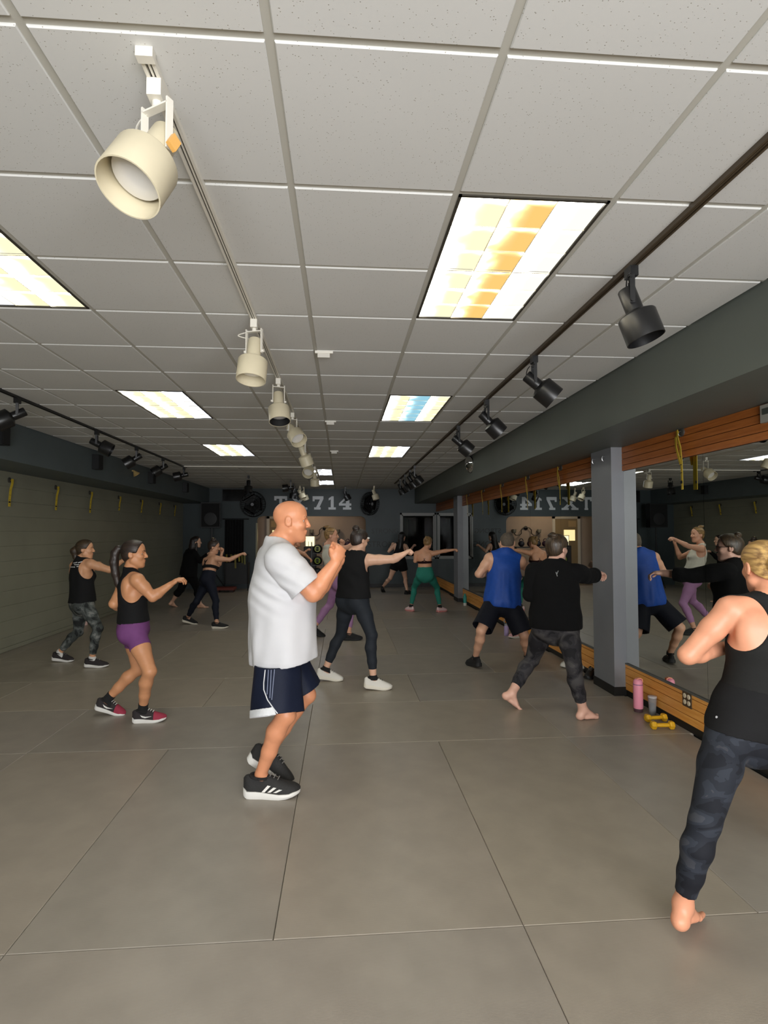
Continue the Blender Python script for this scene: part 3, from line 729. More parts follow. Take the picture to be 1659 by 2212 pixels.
struct('wall_behind_window', MB().box((WX0-.1, YB+.5, WZ0-.2), (XR+.14, YB+.55, WZ1+.2)).box((WX0-.12, YB+.131, WZ0-.2), (WX0-.1, YB+.55, WZ1+.2)).box((XR+.14, YB+.131, WZ0-.2), (XR+.16, YB+.55, WZ1+.2)).box((WX0-.12, YB+.131, WZ1+.2), (XR+.16, YB+.55, WZ1+.22)).box((WX0-.12, YB+.131, WZ0-.22), (XR+.16, YB+.55, WZ0-.2)), mat('dim_room_brown', (88, 80, 66), 0.8), label='dim room behind the window')  # added box; its sides keep sky light off the curtain
t = thing('window_curtain', 'black curtain hanging behind the back window glass', 'curtain', (2.3, YB+.3, WZ0))
mb = MB(); N = 40
vs = []; fs = []
for k in range(N+1):
    x = WX0+.22+(WX1-.02-WX0-.22)*k/N; y = YB+.3+.02*math.sin(k*1.1)
    top = WZ1-.10-.03*math.sin(k*.35)
    vs += [(x, y, WZ0), (x, y, top), (x, y+.006, WZ0), (x, y+.006, top)]
for k in range(N):
    a = 4*k; fs += [(a, a+4, a+5, a+1), (a+2, a+3, a+7, a+6), (a+1, a+5, a+7, a+3)]
mb.add(vs, fs).build('cloth', mat('black_curtain', (6, 6, 7), 0.9), t, True)
MB().cyl((WX0-.1, YB+.3, WZ1-.06), (XR+.14, YB+.3, WZ1-.06), .012).build('rod', M_blackmetal, t)
# PA speaker on a pole stand
c = ony(458, 1113, 15.5)
t = thing('speaker', 'large black loudspeaker on a pole in the back left corner', 'speaker', (c.x, 15.5, c.z-.34))
mb = MB(); hw, hh = .26, .345
mb.prism([(-hw, -.17), (hw, -.17), (hw*.72, .20), (-hw*.72, .20)], (c.x, 15.5, c.z-hh), (1,0,0), (0,1,0), 2*hh)
mb.build('cabinet', M_black, t)
MB().box((c.x-hw+.02, 15.5-.178, c.z-hh+.03), (c.x+hw-.02, 15.5-.17, c.z+hh-.03)).build('grille', M_grille, t)
MB().lathe([(0, .17), (.004, .17), (.006, .15)], (c.x, 15.5-.179, c.z-.10), (0,-1,0), 28).build('woofer_ring', mat('woofer_ring_grey', (24, 24, 25), .5), t, True)
t2 = thing('speaker_stand', 'black tripod stand under the corner loudspeaker', 'stand', (c.x, 15.5, 0))
MB().cyl((c.x, 15.5, .18), (c.x, 15.5, c.z-hh), .02).build('pole', M_blackmetal, t2)
for a in (0, 2.1, 4.2): MB().cyl((c.x, 15.5, .62), (c.x+.42*math.cos(a+.5), 15.5+.42*math.sin(a+.5), .012), .012, n=8).build('leg', M_blackmetal, t2)
# TV box at the ceiling
a = ony(480, 1070, YW-.1); b_ = ony(531, 1070, YW-.1)
t = thing('television', 'black screen mounted under the ceiling left of the wall fan', 'television', (a.x, YW-.06, 2.5))
MB().box((a.x, YW-.10, 2.47), (b_.x, YW-.02, 2.82)).build('casing', M_black, t)
MB().box((a.x+.015, YW-.104, 2.485), (b_.x-.015, YW-.10, 2.805)).build('screen', mat('black_screen', (4, 4, 5), .15), t)
# wall fans
def fan(u, v, rp, yaw, label):
    c = ony(u, v, YW-.28); R = rp/FPX*15.9
    t = thing('wall_fan', label, 'fan', (c.x, YW, c.z), 'wall fans on the back wall')
    ax = Vector((math.sin(yaw), -math.cos(yaw), -.12)).normalized(); x, y, _ = frame_from(ax)
    MB().cyl((c.x, YW, c.z+.02), tuple(c), .03).build('bracket', M_blackmetal, t)
    MB().lathe([(-.16, .05), (-.15, .08), (-.02, .085), (0, .06)], c, ax, 20).build('motor', M_blackmetal, t, True)
    MB().lathe([(.10, .03), (.105, .045), (.112, .045), (.113, 0)], c, ax, 16).build('badge', mat('fan_badge_silver', (150, 152, 156), .35), t, True)
    cage = MB()
    for (rr_, zz) in ((R, .03), (R*.97, .085), (R*.75, .105), (R*.5, .11), (R*.97, -.03), (R*.7, -.06)):
        cage.tube([c+ax*zz+x*(rr_*math.cos(q))+y*(rr_*math.sin(q)) for q in [2*math.pi*k/36 for k in range(37)]], .006, 5)
    for k in range(30):
        q = 2*math.pi*k/30; d = x*math.cos(q)+y*math.sin(q)
        cage.tube([c+ax*.11+d*.045, c+ax*.107+d*(R*.7), c+ax*.085+d*(R*.96), c+ax*.03+d*R, c-ax*.03+d*(R*.96), c-ax*.07+d*.08], .004, 4)
    cage.build('cage', M_blackmetal, t)
    bl = MB()
    for k in range(3):
        q0 = k*2*math.pi/3
        pts0 = []; pts1 = []
        for s_ in range(7):
            rr_ = .05+(R*.9-.05)*s_/6; sp = .55+.35*math.sin(math.pi*s_/6)
            for sgn, arr in ((-1, pts0), (1, pts1)):
                q = q0+sgn*sp; arr.append(c+x*(rr_*math.cos(q))+y*(rr_*math.sin(q))+ax*(.02*sgn+.03))
        vs = pts0+pts1; bl.add(vs, [(i, i+1, i+8, i+7) for i in range(6)]+[(i+7, i+8, i+1, i) for i in range(6)])
    bl.build('blade', mat('fan_blade_black', (15, 15, 16), .5), t, True)
fan(547, 1089, 27, -.1, 'black wall fan with a silver hub left of the lettering')
fan(798, 1088, 25, .75, 'black wall fan turned sideways right of the lettering')
# black curtain on the back wall, left of the opening
a = ony(486, 1130, YW-.05).x; b_ = ony(527, 1130, YW-.05).x
t = thing('wall_curtain', 'black curtain on a rod by the back left corner', 'curtain', ((a+b_)/2, YW, .25))
vs = []; fs = []; N = 36
for k in range(N+1):
    x = a+(b_-a)*k/N; y = YW-.07+.022*math.sin(k*1.2)
    vs += [(x, y, .22), (x, y, 1.95), (x, y+.006, .22), (x, y+.006, 1.95)]
for k in range(N):
    q = 4*k; fs += [(q, q+4, q+5, q+1), (q+2, q+3, q+7, q+6), (q+1, q+5, q+7, q+3), (q, q+2, q+6, q+4)]
MB().add(vs, fs).build('cloth', mat('black_curtain', (6, 6, 7), .9), t, True)
MB().cyl((a-.06, YW-.07, 1.97), (b_+.14, YW-.07, 1.97), .014).build('rod', M_blackmetal, t)
for x in (a-.03, b_+.10): MB().cyl((x, YW, 1.97), (x, YW-.07, 1.97), .008).build('bracket', M_blackmetal, t)
# exercise bands on a low rack
c = ony(513, 1222, 15.6)
t = thing('band_rack', 'low black rack hung with exercise bands under the curtain', 'rack', (c.x, 15.6, 0))
MB().box((c.x-.34, 15.58, .18), (c.x+.30, 15.76, .76)).build('shelf_body', M_black, t)
MB().cyl((c.x-.36, 15.45, .98), (c.x+.32, 15.45, .98), .014).build('bar', M_blackmetal, t)
for x in (c.x-.33, c.x+.29): MB().cyl((x, 15.56, .0), (x, 15.45, .98), .014).build('post', M_blackmetal, t)
t3 = None
for k, (dx, ln, cc) in enumerate(((-.26, .20, (120, 112, 40)), (-.14, .15, (96, 92, 36)), (-.03, .36, (136, 126, 60)), (.07, .18, (150, 140, 44)), (.15, .22, (110, 104, 34)), (.22, .26, (128, 124, 70)))):
    bd = thing('exercise_band', ('first', 'second', 'third and longest', 'fourth', 'fifth', 'last')[k]+' olive yellow band from the left on the low rack', 'band', (c.x+dx, 15.43, .98), 'exercise bands on the rack')
    MB().ribbon([(c.x+dx, 15.4325, .90), (c.x+dx, 15.4322, .99), (c.x+dx, 15.428, .998), (c.x+dx, 15.4235, .985), (c.x+dx+.01, 15.423, .98-ln)], (1, 0, 0), .045, .004).build('loop', mat('band_%d' % k, cc, .7), bd)
# red box / mat edge on the floor
c = onz(527, 1264, 0)
t = thing('step_platform', 'low dull red exercise step on the floor by the back wall', 'step', (c.x-.1, 15.3, 0))
MB().chambox((c.x-.42, 15.1, .06), (c.x+.10, 15.45, .13), .015).build('deck', mat('step_red', (112, 46, 34), .6), t)
for x in (c.x-.36, c.x+.02): MB().box((x-.05, 15.14, 0), (x+.05, 15.41, .06)).build('riser', mat('step_riser', (50, 28, 26), .6), t)
# opening edge trim
struct('trim_9', MB().box((OX0-.03, YB-.012, 0), (OX0+.012, YB+.13, 1.86)), mat('metal_edge_trim', (150, 146, 120), .4), label='pale edge trim of the hall opening')
# hall door with frame, lit room glimpsed in its glass
DX0, DX1 = -2.40, -1.52
dr = struct('door_1', MB().box((DX0+.09, HY-.03, 0), (DX1-.02, HY-.004, 2.03)), mat('hall_door_tan', (150, 128, 92), .5), label='tan hall door with a lit pane')
fr = MB(); fr.box((DX0, HY-.05, 0), (DX0+.09, HY-.001, 2.12)); fr.box((DX1-.02, HY-.05, 0), (DX1+.07, HY-.001, 2.12)); fr.box((DX0, HY-.05, 2.03), (DX1+.07, HY-.001, 2.12))
fr.build('door_frame', M_white, dr)
MB().box((DX0+.18, HY-.036, 1.30), (DX1-.32, HY-.03, 1.66)).build('door_pane', emat('lit_pane', (255, 232, 170), .9), dr)
MB().box((DX0+.14, HY-.037, 1.76), (DX0+.40, HY-.03, 1.96)).build('door_notice', mat('notice_tan', (190, 160, 112), .6), dr)
MB().lathe([(0, .012), (.03, .012), (.035, .028), (.06, .026), (.065, 0)], (DX1-.10, HY-.03, 1.0), (0, -1, 0), 14).build('door_knob', mat('hook_steel', (150, 150, 150), .3, metal=.8), dr, True)
# wrought iron bracket lamp on the hall wall
ix = -.55; iz = 1.60
t = thing('wall_lamp', 'black wrought iron double-arm lamp on the hall wall', 'lamp', (ix, HY, iz))
MB().lathe([(0, .07), (.02, .07), (.05, .03), (.06, 0)], (ix, HY, iz+.12), (0, -1, 0), 20).build('rose', M_black, t, True)
for k in (-1, 1):
    pts = [(ix+k*.02, HY-.05, iz+.14), (ix+k*.10, HY-.06, iz+.13), (ix+k*.17, HY-.08, iz+.06), (ix+k*.17, HY-.08, iz-.06), (ix+k*.24, HY-.09, iz-.12), (ix+k*.36, HY-.10, iz-.12), (ix+k*.42, HY-.10, iz-.06)]
    MB().tube(pts, .014, 8).build('arm', M_black, t, True)
    MB().lathe([(0, .03), (.02, .06), (.12, .075), (.13, .07)], (ix+k*.42, HY-.10, iz-.05), (0, 0, 1), 18).build('shade', mat('lamp_shade_grey', (120, 116, 104), .5), t, True)
# lit lantern on a dark cabinet in front of the hall wall
c = ony(670, 1168, 15.75)
t = thing('storage_cabinet', 'dark cabinet in the hall opening below the lit lantern', 'cabinet', (c.x, 15.85, 0))
MB().box((c.x-.17, 15.62, 0), (c.x+.17, 15.98, c.z-.16)).build('body', mat('dark_cabinet', (34, 28, 24), .6), t)
MB().box((c.x-.15, 15.612, .06), (c.x+.15, 15.62, c.z-.20)).build('door', mat('dark_cabinet_door', (40, 34, 30), .5), t)
MB().cyl((c.x+.11, 15.612, .75), (c.x+.11, 15.595, .75), .01, n=8).build('knob', M_mount, t)
t = thing('lantern', 'glowing cream lantern on the dark cabinet in the opening', 'lantern', (c.x, 15.8, c.z-.16))
mb = MB().box((c.x-.125, 15.69, c.z-.15), (c.x+.125, 15.91, c.z+.12)); mb.build('shade', emat('lantern_glow', (255, 238, 190), 1.15), t)
fr = MB()
for x in (-.13, -.045, .04, .125): fr.box((c.x+x-.004, 15.682, c.z-.16), (c.x+x+.008, 15.69, c.z-.02 if abs(x) < .1 else c.z+.12))
fr.box((c.x-.14, 15.68, c.z-.16), (c.x+.14, 15.92, c.z-.15)); fr.box((c.x-.14, 15.68, c.z+.12), (c.x+.14, 15.92, c.z+.135))
fr.build('lantern_frame', mat('lantern_bronze', (50, 38, 24), .5), t)
# ball rack with medicine balls
c = ony(686, 1200, 15.3)
rk = thing('ball_rack', 'black upright rack of medicine balls before the hall opening', 'rack', (c.x, 15.3, 0))
for dx in (-.16, .16): MB().box((c.x+dx-.012, 15.28, 0), (c.x+dx+.012, 15.32, 1.32)).build('post', M_blackmetal, rk)
for z in (.18, .50, .82, 1.14):
    MB().box((c.x-.16, 15.22, z-.13), (c.x+.16, 15.24, z-.115)).box((c.x-.16, 15.36, z-.13), (c.x+.16, 15.38, z-.115)).build('ball_rail', M_blackmetal, rk)
MB().box((c.x-.18, 15.15, 0), (c.x+.18, 15.45, .03)).build('foot_plate', M_blackmetal, rk)
for k, (z, cc, nm) in enumerate(((.18, (40, 44, 40), 'bottom'), (.50, (44, 48, 40), 'second lowest'), (.82, (150, 170, 60), 'yellow green'), (1.14, (196, 198, 120), 'pale yellow top'))):
    bl = thing('medicine_ball', '%s medicine ball on the black rack' % nm, 'ball', (c.x, 15.3, z), 'medicine balls')
    MB().ball((c.x, 15.3, z), .125, 20, 12).build('shell', mat('ball_black_rubber', (20, 22, 18), .6, bump=(40, .2)), bl, True)
    if k >= 2:
        MB().tube([(c.x+.07*math.cos(q), 15.3-.107, z+.07*math.sin(q)) for q in [2*math.pi*i/20 for i in range(21)]], .012, 6).build('printed_ring', mat('ball_print_%d' % k, cc, .6), bl, True)
        MB().tube([(c.x+.06*math.cos(q), 15.3-.116+abs(math.cos(q))*.006, z+.02*math.sin(2*q)) for q in [2*math.pi*i/20 for i in range(21)]], .008, 6).build('printed_mark', mat('ball_print_%d' % k, cc, .6), bl, True)
# kettlebells on a shelf along the opening
sh = thing('kettlebell_shelf', 'dark shelf of kettlebells before the hall opening', 'shelf', (.05, 15.6, 0))
for z in (.3, .72, 1.14): MB().box((-.42, 15.45, z), (.62, 15.75, z+.03)).build('shelf_board', M_black, sh)
for x in (-.42, .60): MB().box((x, 15.45, 0), (x+.025, 15.75, 1.17)).build('side_panel', M_black, sh)
for k, x in enumerate((-.28, -.06, .16, .42)):
    kb = thing('kettlebell', ('first', 'second', 'third', 'last')[k]+' kettlebell from the left on top of the dark shelf', 'kettlebell', (x, 15.6, 1.17), 'kettlebells on the shelf')
    m_ = mat('kettlebell_plum_%d' % (k % 2), ((70, 40, 50), (34, 30, 36))[k % 2], .5)
    MB().ball((x, 15.6, 1.17+.085), .09, 16, 10, (1, 1, .95)).build('bell', m_, kb, True)
    MB().tube([(x+.055*math.cos(q), 15.6, 1.17+.155+.075*math.sin(q)) for q in [math.pi*i/10 for i in range(11)]], .013, 8).build('handle', m_, kb, True)

# lamp added out of view to brighten the hall
hl = thing('hall_ceiling_light', 'round ceiling lamp in the hall behind the opening', 'ceiling light', (-1.0, YB+1.0, 2.69))
MB().lathe([(0, .16), (.03, .16), (.055, .12), (.065, 0)], (-1.0, YB+1.0, 2.70), (0, 0, -1), 24).build('glass_bowl', emat('hall_lamp_glow', (255, 226, 190), 30.0), hl, True)

# ------------------------------------------------------------------ things on the floor by the right wall
p = onz(1379, 1537, 0); p.x = min(p.x, 2.64); x, y = p.x, p.y
t = thing('water_bottle', 'tall pink water bottle standing by the low slats', 'bottle', (x, y, 0))
M_pink = mat('pink_powder_coat', (236, 150, 170), .5)
MB().lathe([(0, .036), (.004, .038), (.03, .038), (.032, .036)], (x, y, 0), (0, 0, 1), 28).build('boot', mat('bottle_boot_plum', (84, 58, 64), .6), t, True)
MB().lathe([(.030, .0385), (.036, .041), (.225, .041), (.236, .040)], (x, y, 0), (0, 0, 1), 28).build('body', M_pink, t, True)
MB().lathe([(.236, .0415), (.244, .0415)], (x, y, 0), (0, 0, 1), 28).build('band', mat('bottle_band_mauve', (150, 104, 136), .4), t, True)
MB().lathe([(.244, .040), (.262, .039), (.275, .034), (.284, .024), (.286, 0)], (x, y, 0), (0, 0, 1), 28).build('lid', M_pink, t, True)
MB().ribbon([(x-.02, y, .272), (x-.012, y, .288), (x+.014, y, .293), (x+.034, y, .285), (x+.036, y, .262)], (0, 1, 0), .028, .008).build('spout', mat('bottle_spout_peach', (240, 160, 130), .5), t)
p = onz(1410, 1543, 0); x, y = min(p.x, 2.70), p.y
t = thing('tumbler', 'clear glittery tumbler behind the yellow dumbbells', 'tumbler', (x, y, 0))
M_clear = bpy.data.materials.new('clear_plastic'); M_clear.use_nodes = True
b = M_clear.node_tree.nodes['Principled BSDF']; b.inputs['Base Color'].default_value = (.85, .88, .9, 1); b.inputs['Roughness'].default_value = .12; b.inputs['Transmission Weight'].default_value = .75; b.inputs['IOR'].default_value = 1.3
MB().lathe([(0, .026), (.004, .028), (.06, .030), (.145, .036), (.145, .033), (.06, .027), (.006, .024)], (x, y, 0), (0, 0, 1), 24).build('cup', M_clear, t, True)
MB().lathe([(.008, .023), (.09, .028), (.091, 0)], (x, y, 0), (0, 0, 1), 20).build('drink', mat('grey_water', (120, 126, 124), .2), t, True)
MB().lathe([(.145, .037), (.156, .037), (.160, .030), (.161, 0)], (x, y, 0), (0, 0, 1), 24).build('lid', mat('tumbler_lid_grey', (190, 186, 186), .25), t, True)
M_dumb = mat('yellow_vinyl', (220, 168, 30), .45)
def dumbbell(u0, v0, u1, v1, label):
    a = onz(u0, v0, .035); b_ = onz(u1, v1, .035); ctr = (a+b_)/2; ax = (b_-a); ax.z = 0; L = .19; ax.normalize()
    t = thing('dumbbell', label, 'dumbbell', (ctr.x, ctr.y, 0), 'yellow dumbbells')
    A = Vector((ctr.x, ctr.y, .034))-ax*L/2; B = A+ax*L
    MB().lathe([(.03, .013), (.07, .016), (.12, .016), (.16, .013)], A, ax, 16).build('grip', M_dumb, t, True)
    for s_, e in ((A, 1), (B, -1)):
        mb = MB().lathe([(0, .020), (.006, .031), (.014, .034), (.032, .034), (.040, .031), (.046, .018)], s_, ax*e, 6, hint=(0, 0, 1))
        mb.build('weight', M_dumb, t)
dumbbell(1395, 1551, 1438, 1549, 'yellow dumbbell lying closer to the wall')
dumbbell(1411, 1566, 1451, 1566, 'yellow dumbbell lying in front beside the tumbler')
# small teal bottle by the far slats
p = onz(1012, 1308, 0); x, y = min(p.x, 2.66), p.y
t = thing('water_bottle', 'small teal bottle with a white base on the floor by the far slats', 'bottle', (x, y, 0))
MB().lathe([(0, .036), (.05, .038), (.06, .036)], (x, y, 0), (0, 0, 1), 18).build('base', mat('bottle_white', (210, 210, 200), .5), t, True)
MB().lathe([(.06, .037), (.20, .037), (.225, .022), (.255, .022), (.256, 0)], (x, y, 0), (0, 0, 1), 18).build('body', mat('teal_bottle', (40, 150, 140), .4), t, True)
# bottle standing at the left wall behind the camouflage leggings
p = onz(184, 1350, 0)
t = thing('water_bottle', 'pale pink bottle at the foot of the left wall behind camouflage leggings', 'bottle', (p.x, p.y, 0))
MB().lathe([(0, .04), (.14, .042), (.16, .026), (.20, .026), (.201, 0)], (p.x, p.y, 0), (0, 0, 1), 18).build('body', mat('pale_pink_bottle', (222, 186, 176), .5), t, True)
MB().lathe([(.20, .03), (.235, .03), (.24, 0)], (p.x, p.y, 0), (0, 0, 1), 18).build('cap', mat('pale_cap', (230, 220, 214), .5), t, True)

# ================================================================== people: smooth blended bodies
f32 = np.float32
def nv(v): return np.array([v[0], v[1], v[2]], dtype=np.float64)
def unit(v): v = nv(v); return v/np.linalg.norm(v)
def SEG(A, B, ra, rb, k=.02, tag='', side=None):
    A = nv(A); B = nv(B)
    if not isinstance(ra, (tuple, list)): ra = (ra, ra)
    if not isinstance(rb, (tuple, list)): rb = (rb, rb)
    return dict(t='s', A=A, B=B, ra=ra, rb=rb, k=k, tag=tag, side=None if side is None else nv(side))
def ELL(c, r, R=None, k=.02, tag=''):
    return dict(t='e', c=nv(c), r=np.array(r, float), R=np.eye(3) if R is None else np.array(R, float), k=k, tag=tag)
def pbox(p, m):
    if p['t'] == 's':
        q = max(max(p['ra']), max(p['rb']))+m
        return np.minimum(p['A'], p['B'])-q, np.maximum(p['A'], p['B'])+q
    q = p['r'].max()+m
    return p['c']-q, p['c']+q
def pdist(p, X, Y, Z, inf):
    if p['t'] == 'e':
        dx, dy, dz = X-f32(p['c'][0]), Y-f32(p['c'][1]), Z-f32(p['c'][2]); R = p['R'].astype(f32); r = (p['r']+inf).astype(f32)
        a = (dx*R[0,0]+dy*R[1,0]+dz*R[2,0])/r[0]; b = (dx*R[0,1]+dy*R[1,1]+dz*R[2,1])/r[1]; c = (dx*R[0,2]+dy*R[1,2]+dz*R[2,2])/r[2]
        k0 = np.sqrt(a*a+b*b+c*c); k1 = np.sqrt((a/r[0])**2+(b/r[1])**2+(c/r[2])**2)+f32(1e-9)
        return k0*(k0-1)/k1
    A, B = p['A'], p['B']; ax = B-A; L = max(np.linalg.norm(ax), 1e-6); ax = ax/L
    dx, dy, dz = X-f32(A[0]), Y-f32(A[1]), Z-f32(A[2]); ax = ax.astype(f32)
    t = np.clip((dx*ax[0]+dy*ax[1]+dz*ax[2]), 0, f32(L))
    qx, qy, qz = dx-ax[0]*t, dy-ax[1]*t, dz-ax[2]*t; t = t/f32(L)
    r0 = f32(p['ra'][0]+inf)+t*f32(p['rb'][0]-p['ra'][0])
    if p['side'] is None:
        return np.sqrt(qx*qx+qy*qy+qz*qz)-r0
    s = p['side']-nv(ax)*np.dot(p['side'], nv(ax)); s = (s/np.linalg.norm(s)); fw = np.cross(nv(ax), s); s = s.astype(f32); fw = fw.astype(f32)
    r1 = f32(p['ra'][1]+inf)+t*f32(p['rb'][1]-p['ra'][1])
    qs = qx*s[0]+qy*s[1]+qz*s[2]; qf = qx*fw[0]+qy*fw[1]+qz*fw[2]; qa = qx*ax[0]+qy*ax[1]+qz*ax[2]
    rm = np.minimum(r0, r1)
    a, b, c = qs/r0, qf/r1, qa/rm
    k0 = np.sqrt(a*a+b*b+c*c); k1 = np.sqrt((a/r0)**2+(b/r1)**2+(c/rm)**2)+f32(1e-9)
    d = k0*(k0-1)/k1
    return np.where(k0 < 0.05, -rm, d)
def smin(a, b, k):
    h = np.clip(f32(.5)+f32(.5/k)*(b-a), 0, 1)
    return b*(1-h)+a*h-f32(k)*h*(1-h)
def field_mesh(groups, h, post=None):
    """groups: list of (prims, inflate, cuts). Returns vertices and quads of the zero surface."""
    lo = np.full(3, 1e9); hi = -lo
    for prims, inf, cuts in groups:
        for p in prims:
            if p['tag'] == 'sub': continue
            a, b = pbox(p, inf+.02); lo = np.minimum(lo, a); hi = np.maximum(hi, b)
        for c in cuts:      # tighten the box with axis-aligned planes
            if c[0] == 'plane':
                n = nv(c[2])
                for ax in range(3):
                    if abs(n[ax]) > .999 and len(groups) == 1:
                        if n[ax] > 0: hi[ax] = min(hi[ax], c[1][ax]+2*h)
                        else: lo[ax] = max(lo[ax], c[1][ax]-2*h)
    n = np.maximum(4, np.ceil((hi-lo)/h).astype(int)+1)
    xs = (lo[0]+h*np.arange(n[0])).astype(f32); ys = (lo[1]+h*np.arange(n[1])).astype(f32); zs = (lo[2]+h*np.arange(n[2])).astype(f32)
    total = None
    for prims, inf, cuts in groups:
        F = np.full(tuple(n), .12, dtype=f32)
        def sub(p, m):
            a, b = pbox(p, m)
            i0 = np.clip(np.floor((a-lo)/h).astype(int), 0, n); i1 = np.clip(np.ceil((b-lo)/h).astype(int)+1, 0, n)
            if (i1 <= i0).any(): return None
            s = tuple(slice(i0[q], i1[q]) for q in range(3))
            return s, xs[s[0]][:, None, None], ys[s[1]][None, :, None], zs[s[2]][None, None, :]
        for p in prims:
            neg = p['tag'] == 'sub'
            r = sub(p, inf+1.3*p['k']+2.5*h)
            if r is None: continue
            s, X, Y, Z = r
            d = pdist(p, X, Y, Z, 0 if neg else inf)
            if neg: F[s] = -smin(-F[s], d, max(p['k'], 1e-3))
            else: F[s] = smin(F[s], d, max(p['k'], 1e-3))
        if post is not None:
            F += post(xs[:, None, None], ys[None, :, None], zs[None, None, :]).astype(f32)
        hol = [c for c in cuts if c[0] == 'hollow']
        F0 = F.copy() if hol else None
        for c in cuts:
            if c[0] == 'plane':
                q, nn = nv(c[1]), unit(c[2])
                d = (xs[:, None, None]-f32(q[0]))*f32(nn[0])+(ys[None, :, None]-f32(q[1]))*f32(nn[1])+(zs[None, None, :]-f32(q[2]))*f32(nn[2])
                F = np.maximum(F, d)
            elif c[0] == 'sub':
                p = c[1]; r = sub(p, p['k']+2.5*h)
                if r is None: continue
                s, X, Y, Z = r; d = pdist(p, X, Y, Z, 0)
                F[s] = -smin(-F[s], d, max(p['k'], 1e-3))
            elif c[0] == 'and':
                p = c[1]
                d = np.full(F.shape, .12, dtype=f32); r = sub(p, .05)
                if r is None: continue
                s, X, Y, Z = r; d[s] = pdist(p, X, Y, Z, 0); F = np.maximum(F, d)
            elif c[0] == 'fn':
                F = np.maximum(F, c[1](xs[:, None, None], ys[None, :, None], zs[None, None, :]).astype(f32))
        if hol: F = np.maximum(F, -(F0+f32(hol[0][1])))
        total = F if total is None else np.minimum(total, F)
    F = total
    F[0], F[-1], F[:, 0], F[:, -1], F[:, :, 0], F[:, :, -1] = (np.maximum(q, f32(1e-3)) for q in (F[0], F[-1], F[:, 0], F[:, -1], F[:, :, 0], F[:, :, -1]))
    S = F < 0
    m = np.array(F.shape)-1
    cnt = np.zeros(tuple(m), dtype=np.int8)
    for a in (0, 1):
        for b in (0, 1):
            for c in (0, 1): cnt += S[a:a+m[0], b:b+m[1], c:c+m[2]]
    act = np.argwhere((cnt > 0) & (cnt < 8))
    del cnt
    I, J, K = act[:, 0], act[:, 1], act[:, 2]
    idx = np.full(tuple(m), -1, dtype=np.int32); idx[I, J, K] = np.arange(len(act), dtype=np.int32)
    acc = np.zeros((len(act), 3)); num = np.zeros(len(act))
    cv = {}
    for a in (0, 1):
        for b in (0, 1):
            for c in (0, 1): cv[(a, b, c)] = F[I+a, J+b, K+c].astype(np.float64)
    for ax in range(3):
        for a in (0, 1):
            for b in (0, 1):
                p0 = [a, b]; p0.insert(ax, 0); p1 = [a, b]; p1.insert(ax, 1)
                v0, v1 = cv[tuple(p0)], cv[tuple(p1)]
                mk = (v0 < 0) != (v1 < 0)
                t = np.where(mk, v0/np.where(mk, v0-v1, 1), 0)
                P = np.zeros((len(act), 3)); P[:, :] = p0; P[:, ax] = t
                acc += P*mk[:, None]; num += mk
    V = lo+h*(act+acc/num[:, None])
    Q = []
    for ax in range(3):
        s0 = [slice(None)]*3; s1 = [slice(None)]*3; s0[ax] = slice(0, -1); s1[ax] = slice(1, None)
        A, B = S[tuple(s0)], S[tuple(s1)]
        e = np.argwhere(A != B)
        o1, o2 = (ax+1) % 3, (ax+2) % 3
        e = e[(e[:, o1] > 0) & (e[:, o2] > 0) & (e[:, o1] < m[o1]) & (e[:, o2] < m[o2])]
        ins = A[e[:, 0], e[:, 1], e[:, 2]]
        def g(d1, d2):
            q = e.copy(); q[:, o1] -= d1; q[:, o2] -= d2
            return idx[q[:, 0], q[:, 1], q[:, 2]]
        quad = np.stack([g(1, 1), g(0, 1), g(0, 0), g(1, 0)], 1)
        quad = np.where(ins[:, None], quad, quad[:, ::-1])
        Q.append(quad)
    Q = np.concatenate(Q); Q = Q[(Q >= 0).all(1)]
    return V, Q
def np_object(name, V, Q, m, parent, smooth_it=0):
    if smooth_it:
        V = V.copy()
        e = np.concatenate([Q[:, [0, 1]], Q[:, [1, 2]], Q[:, [2, 3]], Q[:, [3, 0]]])
        for it in range(smooth_it):
            s = np.zeros_like(V); c = np.zeros(len(V))
            for ax in range(3): s[:, ax] = np.bincount(e[:, 0], V[e[:, 1], ax], len(V))+np.bincount(e[:, 1], V[e[:, 0], ax], len(V))
            c = np.bincount(e[:, 0], minlength=len(V))+np.bincount(e[:, 1], minlength=len(V))
            lam = .5 if it % 2 == 0 else -.52
            V = V+lam*(s/np.maximum(c, 1)[:, None]-V)
    me = bpy.data.meshes.new(name)
    base = np.array(wloc(parent)) if parent is not None else np.zeros(3)
    W = (V-base).astype(f32)
    me.vertices.add(len(W)); me.vertices.foreach_set('co', W.ravel())
    me.loops.add(Q.size); me.loops.foreach_set('vertex_index', Q.astype(np.int32).ravel())
    me.polygons.add(len(Q)); me.polygons.foreach_set('loop_start', np.arange(0, Q.size, 4, dtype=np.int32))
    me.polygons.foreach_set('use_smooth', np.ones(len(Q), dtype=bool))
    me.update(calc_edges=True)
    me.materials.append(m)
    o = bpy.data.objects.new(name, me); COL.objects.link(o); o.parent = parent
    return o

